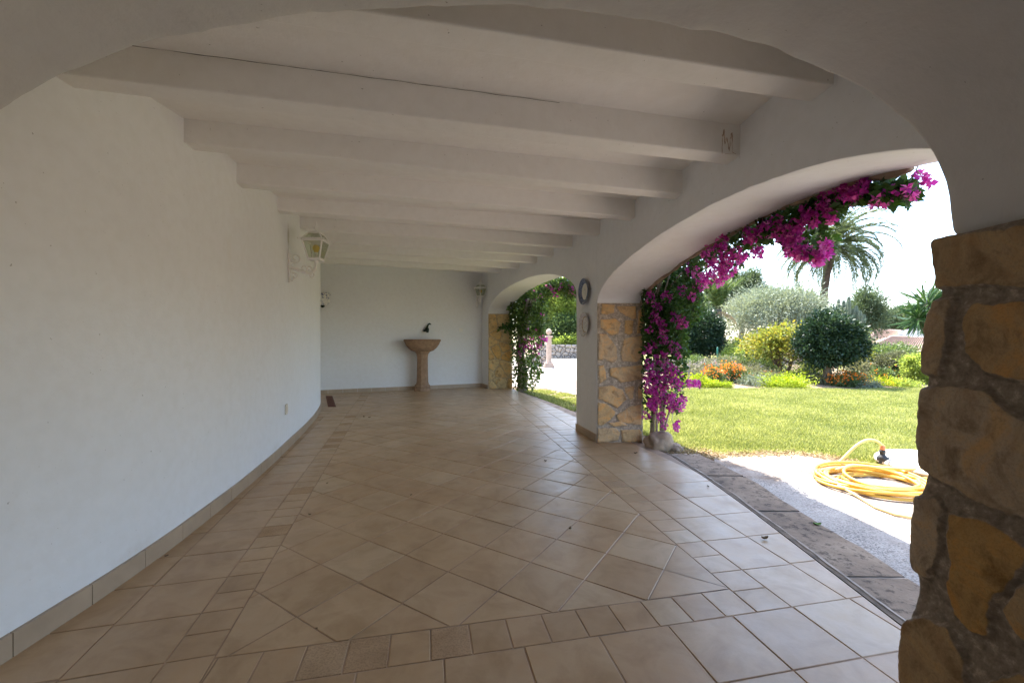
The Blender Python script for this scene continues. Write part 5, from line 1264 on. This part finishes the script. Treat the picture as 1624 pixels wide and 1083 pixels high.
for i, (x, y0, y1, w, Y, mt, fl, lb) in enumerate([
    (1150, 568, 592, 50, 15.0, 'herb', ('lav', 24, .035), 'pale mauve haze of herbs behind the orange flowers'),
    (1100, 566, 586, 40, 15.0, 'mid', None, 'dark green low clump at the foot of the dark hedge bush'),
    (1215, 572, 594, 46, 15.5, 'mid', None, 'dark green clump behind the thin forked stems'),
    (1290, 572, 600, 40, 14.6, 'bright', ('yellowfl', 8, .04), 'fresh green clump between yellow tree and round tree'),
    (1366, 572, 600, 34, 13.8, 'herb', ('orange', 6, .04), 'straggly herb clump right of the round tree trunk'),
    (1352, 560, 588, 40, 15.5, 'bright', None, 'light green clump showing behind the round tree'),
    (1400, 584, 606, 30, 13.0, 'mid', ('orange', 8, .04), 'dark clump leaning against the ball bush'),
    (1180, 592, 608, 36, 12.7, 'mid', ('orange', 10, .04), 'small green clump with scattered orange flowers'),
    (1262, 594, 608, 36, 13.2, 'mid', ('yellowfl', 8, .04), 'green clump behind the wide lime cushion')]):
    mound('herb_clump', x, y0, y1, w, Y, mt, lb, 'herb', 70, 40, .055, fl, 120+i)

def frond(L, length, az, el, droop, nl, ll, wid, rng, base, tw=0, vee=.5):
    """feather leaf: leaflets along an arching rib; returns rib points"""
    rib = []; p = np.array(base, float); d_el = el
    k = 16; step = length/k
    for i in range(k+1):
        rib.append(p.copy()); dr = np.array([math.cos(az)*math.cos(d_el), math.sin(az)*math.cos(d_el), math.sin(d_el)]); p = p+dr*step; d_el -= droop/k*(.5+1.1*i/k)
    rib = np.array(rib); t = np.linspace(.1, 1, nl); idx = t*k; i0 = np.minimum(idx.astype(int), k-1); f = (idx-i0)[:, None]
    P = rib[i0]*(1-f)+rib[i0+1]*f; tg = unit(rib[i0+1]-rib[i0]); side = unit(np.cross(tg, np.array([0, 0, 1.0]))+1e-6); up = np.cross(side, tg)
    ln = ll*(.45+.55*np.sin(np.pi*np.clip(t*.9+.08, 0, 1)))*(1-.3*t)
    for sg in (-1, 1):
        D = tg*.75+side*sg+up*vee-np.array([0, 0, .25]); D = D+rng.normal(size=D.shape)*.10
        L.append(leaf_quads(P, D, ln, wid, .05, np.clip(rng.normal(.5, .25, nl), 0, 1), rng))
    return rib
def palm():
    Y = 27; c = at(1318, 392, Y); b = at(1306, 541, Y); b.z = hgt(b.x, Y); rng = np.random.default_rng(8)
    root = empty('palm_tree', tuple(b), 'tall date palm with a dark trunk rising above the shrubs', 'palm tree'); L = []; mb = MB(); rb = MB()
    path = [Vector(b)-Vector((0, 0, .2))]+[Vector(b).lerp(c, t)+Vector((-.22*math.sin(math.pi*t), 0, 0)) for t in (.15, .3, .45, .6, .75, .88, 1)]
    mb.tube(path, [.30, .26, .23, .21, .20, .21, .30, .26], 14)
    for i in range(46):                                           # old leaf bases under the crown
        a = rng.uniform(0, 6.28); z = rng.uniform(-1.0, .1); q = c+Vector((.3*math.cos(a), .3*math.sin(a), z)); mb.tube([q, q+Vector((.16*math.cos(a), .16*math.sin(a), .2))], [.06, .02], 5)
    mb.build('trunk', M['palm_bark'], root, True)
    n = 92
    for i in range(n):
        az = i*2.39996+rng.normal()*.12; q = i/n; el = 1.25-1.75*q+rng.normal()*.08; ln = 3.8*(.85+.25*rng.random()); droop = 1.25+1.0*(1-abs(q-.45))+rng.normal()*.15
        rib = frond(L, ln, az, el, droop, 84, .48, .105, rng, c+Vector((0, 0, .15))+Vector((.18*math.cos(az), .18*math.sin(az), .15-.35*q)), vee=.35)
        rb.tube([tuple(x) for x in rib[::2]], [.035-.0035*k for k in range(len(rib[::2]))], 5)
    V, Q, T = merge(L); cr = np_mesh('crown', V, Q, M['palm_leaf'], root, {'tint': T}); rb.build('ribs', M['palm_leaf'], cr)
palm()
def small_palm(x, y, Y, n, ln, label, mat, seed, dead=14):
    c = at(x, y, Y); b = Vector((c.x, Y, hgt(c.x, Y))); rng = np.random.default_rng(seed); root = empty('young_palm', tuple(b), label, 'palm'); L = []; D = []
    mb = MB(); mb.tube([b, b.lerp(c, .5), c], [.22, .2, .18], 10); mb.build('trunk', M['palm_bark'], root, True)
    for i in range(n):
        az = i*2.39996; q = i/n; frond(L, ln*(.8+.3*rng.random()), az, 1.52-.55*q, .5, 44, .42, .11, rng, tuple(c))
    V, Q, T = merge(L); np_mesh('crown', V, Q, M[mat], root, {'tint': T})
    for i in range(dead): frond(D, ln*.6, i*2.4, -.3, 1.0, 24, .25, .12, rng, tuple(c-Vector((0, 0, .1))))
    if D: V, Q, T = merge(D); np_mesh('dead_fronds', V, Q, M['dead_frond'], root, {'tint': T})
small_palm(1138, 490, 19.5, 34, 1.75, 'young yellow green palm with dead fronds below its crown', 'young_palm', 5)
def yucca():
    root = empty('yucca', (10.85, 11.2, hgt(10.85, 11.2)), 'spiky dark green yucca leaning out past the near pier', 'yucca'); rng = np.random.default_rng(6); L = []; mb = MB()
    for (x, y, n, ln) in ((1470, 482, 90, .72), (1456, 505, 80, .62), (1486, 508, 70, .7)):
        c = at(x, y, 11.2); mb.tube([(11.6, 11.2, hgt(11.6, 11.2)-.05), (11.5, 11.2, .9), tuple(c.lerp(Vector((11.5, 11.2, .9)), .3)), tuple(c)], [.08, .07, .06, .05], 9)
        d = unit(rng.normal(size=(n, 3))); d[:, 2] = d[:, 2]*.85+.12; P = np.repeat(np.array([tuple(c)]), n, 0)
        L.append(leaf_quads(P, d, ln*(.75+.4*rng.random(n)), .085, .10, None, rng))
        d2 = d[:n//3].copy(); d2[:, 2] = -abs(d2[:, 2])-.8; L.append(leaf_quads(P[:n//3], d2, ln*.9, .07, .1, None, rng))
    V, Q, T = merge(L); np_mesh('leaves', V, Q, M['yucca'], root, {'tint': T}); mb.build('stem', M['bark'], root, True)
yucca()
def cactus():
    Y = 24; root = empty('column_cactus', tuple(at(1340, 541, Y).xy)+(.5,), 'group of upright grey green cactus columns right of the palm trunk', 'cactus')
    rng = random.Random(4); mb = MB()
    for i, (x, y) in enumerate([(1330, 474), (1338, 476), (1346, 470), (1341, 488), (1352, 490), (1358, 484), (1364, 492), (1334, 492), (1325, 488), (1370, 498)]):
        t = at(x, y, Y+rng.uniform(-.5, .5)); b = Vector((t.x+rng.uniform(-.15, .15), t.y, .4)); ring = []
        for k in range(9):
            q = k/8; rad = (.10+.02*math.sin(q*9))*(1 if q < .9 else .6); p = b.lerp(t, q)
            ring.append([(p.x+rad*(1 if j % 2 else .72)*math.cos(j*math.pi/6), p.y+rad*(1 if j % 2 else .72)*math.sin(j*math.pi/6), p.z) for j in range(12)])
        mb.add([v for r_ in ring for v in r_], [(a*12+j, a*12+(j+1) % 12, (a+1)*12+(j+1) % 12, (a+1)*12+j) for a in range(8) for j in range(12)]+[tuple(96+j for j in range(12))])
    mb.build('columns', M['cactus'], root)
cactus()
def neighbour():
    root = empty('neighbour_house', (40, 46, -.6), 'white house with low terracotta tiled roofs beyond the hedge', 'house')
    def face(mb, a, b, c, d, nc):
        """tiled slope a-b eave, d-c ridge: rows of half round tiles"""
        a, b, c, d = map(Vector, (a, b, c, d)); ns = nc*6; nrm = (b-a).cross(d-a).normalized(); nrm = nrm if nrm.z > 0 else -nrm
        nr = 14; vs = []
        for i in range(ns+1):
            t = i/ns; w = abs(math.sin(math.pi*nc*t))
            for j in range(nr+1):
                s = j/nr; p = a.lerp(b, t).lerp(d.lerp(c, t), s); vs.append(p+nrm*(.13*w+.03*((1-s)*nr % 1)))
        mb.add(vs, [(i*(nr+1)+j, (i+1)*(nr+1)+j, (i+1)*(nr+1)+j+1, i*(nr+1)+j+1) for i in range(ns) for j in range(nr)])
    def P(x, y, Y): return tuple(at(x, y, Y))
    mb = MB(); face(mb, P(1366, 548, 40), P(1440, 550, 40), P(1428, 525.5, 46), P(1392, 523.5, 46), 24); face(mb, P(1340, 545, 44), P(1366, 548, 40), P(1392, 523.5, 46), P(1388, 523.5, 47), 9)
    o1 = mb.build('roof', M['roof_tile'], root)
    m2 = MB(); face(m2, P(1374, 552, 37), P(1500, 556, 37), P(1492, 538, 42), P(1413, 534, 42), 30); face(m2, P(1366, 549, 41), P(1374, 552, 37), P(1413, 534, 42), P(1410, 534, 43), 9)
    m2.build('roof', M['roof_tile'], root)
    rg = MB(); rg.tube([P(1392, 523, 46), P(1428, 525, 46)], .16, 8); rg.tube([P(1366, 547.5, 40), P(1392, 523.2, 46)], .14, 8); rg.tube([P(1374, 551.5, 37), P(1413, 533.8, 42)], .14, 8); rg.tube([P(1413, 533.8, 42), P(1492, 537.5, 42)], .14, 8); rg.build('ridge_tiles', simple('ridge_tile', (.42, .29, .23), .85, var=.15, scale=4), root)
    w = MB(); q = [at(1424, 541, 44), at(1475, 541, 44), at(1475, 541, 50), at(1424, 541, 50)]
    w.hexa([(a.x, a.y, -.6) for a in q], [(a.x, a.y, 2.35+.6*(i in (1, 2))) for i, a in enumerate(q)])
    w.box((36.2, 43.0, -.1), (5.2, 5.0, 1.2)); w.box((35.5, 40.6, -.2), (9, 4.0, .9)); w.build('wall', M['house_white'], root)
neighbour()

# ------------------------------------------------------------------ light, sky, camera
w = bpy.data.worlds.new('World'); SC.world = w; w.use_nodes = True; nt = w.node_tree
sky = nt.nodes.new('ShaderNodeTexSky'); sky.sky_type = 'NISHITA'; sky.sun_disc = False
EL, AZ = R(60), math.atan2(-.55, 1.5)          # AZ from +Y towards +X
sky.sun_elevation = EL; sky.sun_rotation = AZ; sky.air_density = 1.0; sky.dust_density = 1.6; sky.ozone_density = 1.0
nt.links.new(sky.outputs[0], nt.nodes['Background'].inputs['Color']); nt.nodes['Background'].inputs['Strength'].default_value = .15
sd = Vector((math.sin(AZ)*math.cos(EL), math.cos(AZ)*math.cos(EL), math.sin(EL)))
ld = bpy.data.lights.new('sun', 'SUN'); ld.energy = 3.45; ld.angle = R(.55); ld.color = (1, .97, .92)
lo = bpy.data.objects.new('sun', ld); COL.objects.link(lo); lo.rotation_euler = sd.to_track_quat('Z', 'Y').to_euler(); lo.location = (0, 0, 20)
cd = bpy.data.cameras.new('camera'); cd.sensor_width = 36; cd.lens = 36*F/1624; cd.clip_start = .02; cd.clip_end = 3000
co = bpy.data.objects.new('camera', cd); COL.objects.link(co); co.location = (0, 0, H); co.rotation_euler = (R(90), 0, 0); SC.camera = co
SC.view_settings.view_transform = 'Standard'; SC.view_settings.look = 'None'; SC.view_settings.exposure = 2.5; SC.view_settings.gamma = 1
SC.render.engine = 'CYCLES'; SC.cycles.max_bounces = 14; SC.cycles.diffuse_bounces = 8; SC.cycles.glossy_bounces = 4; SC.cycles.transparent_max_bounces = 12
SC.cycles.sample_clamp_indirect = 6; SC.cycles.use_denoising = True
for o in list(bpy.data.objects):
    if '_w' in o: del o['_w']
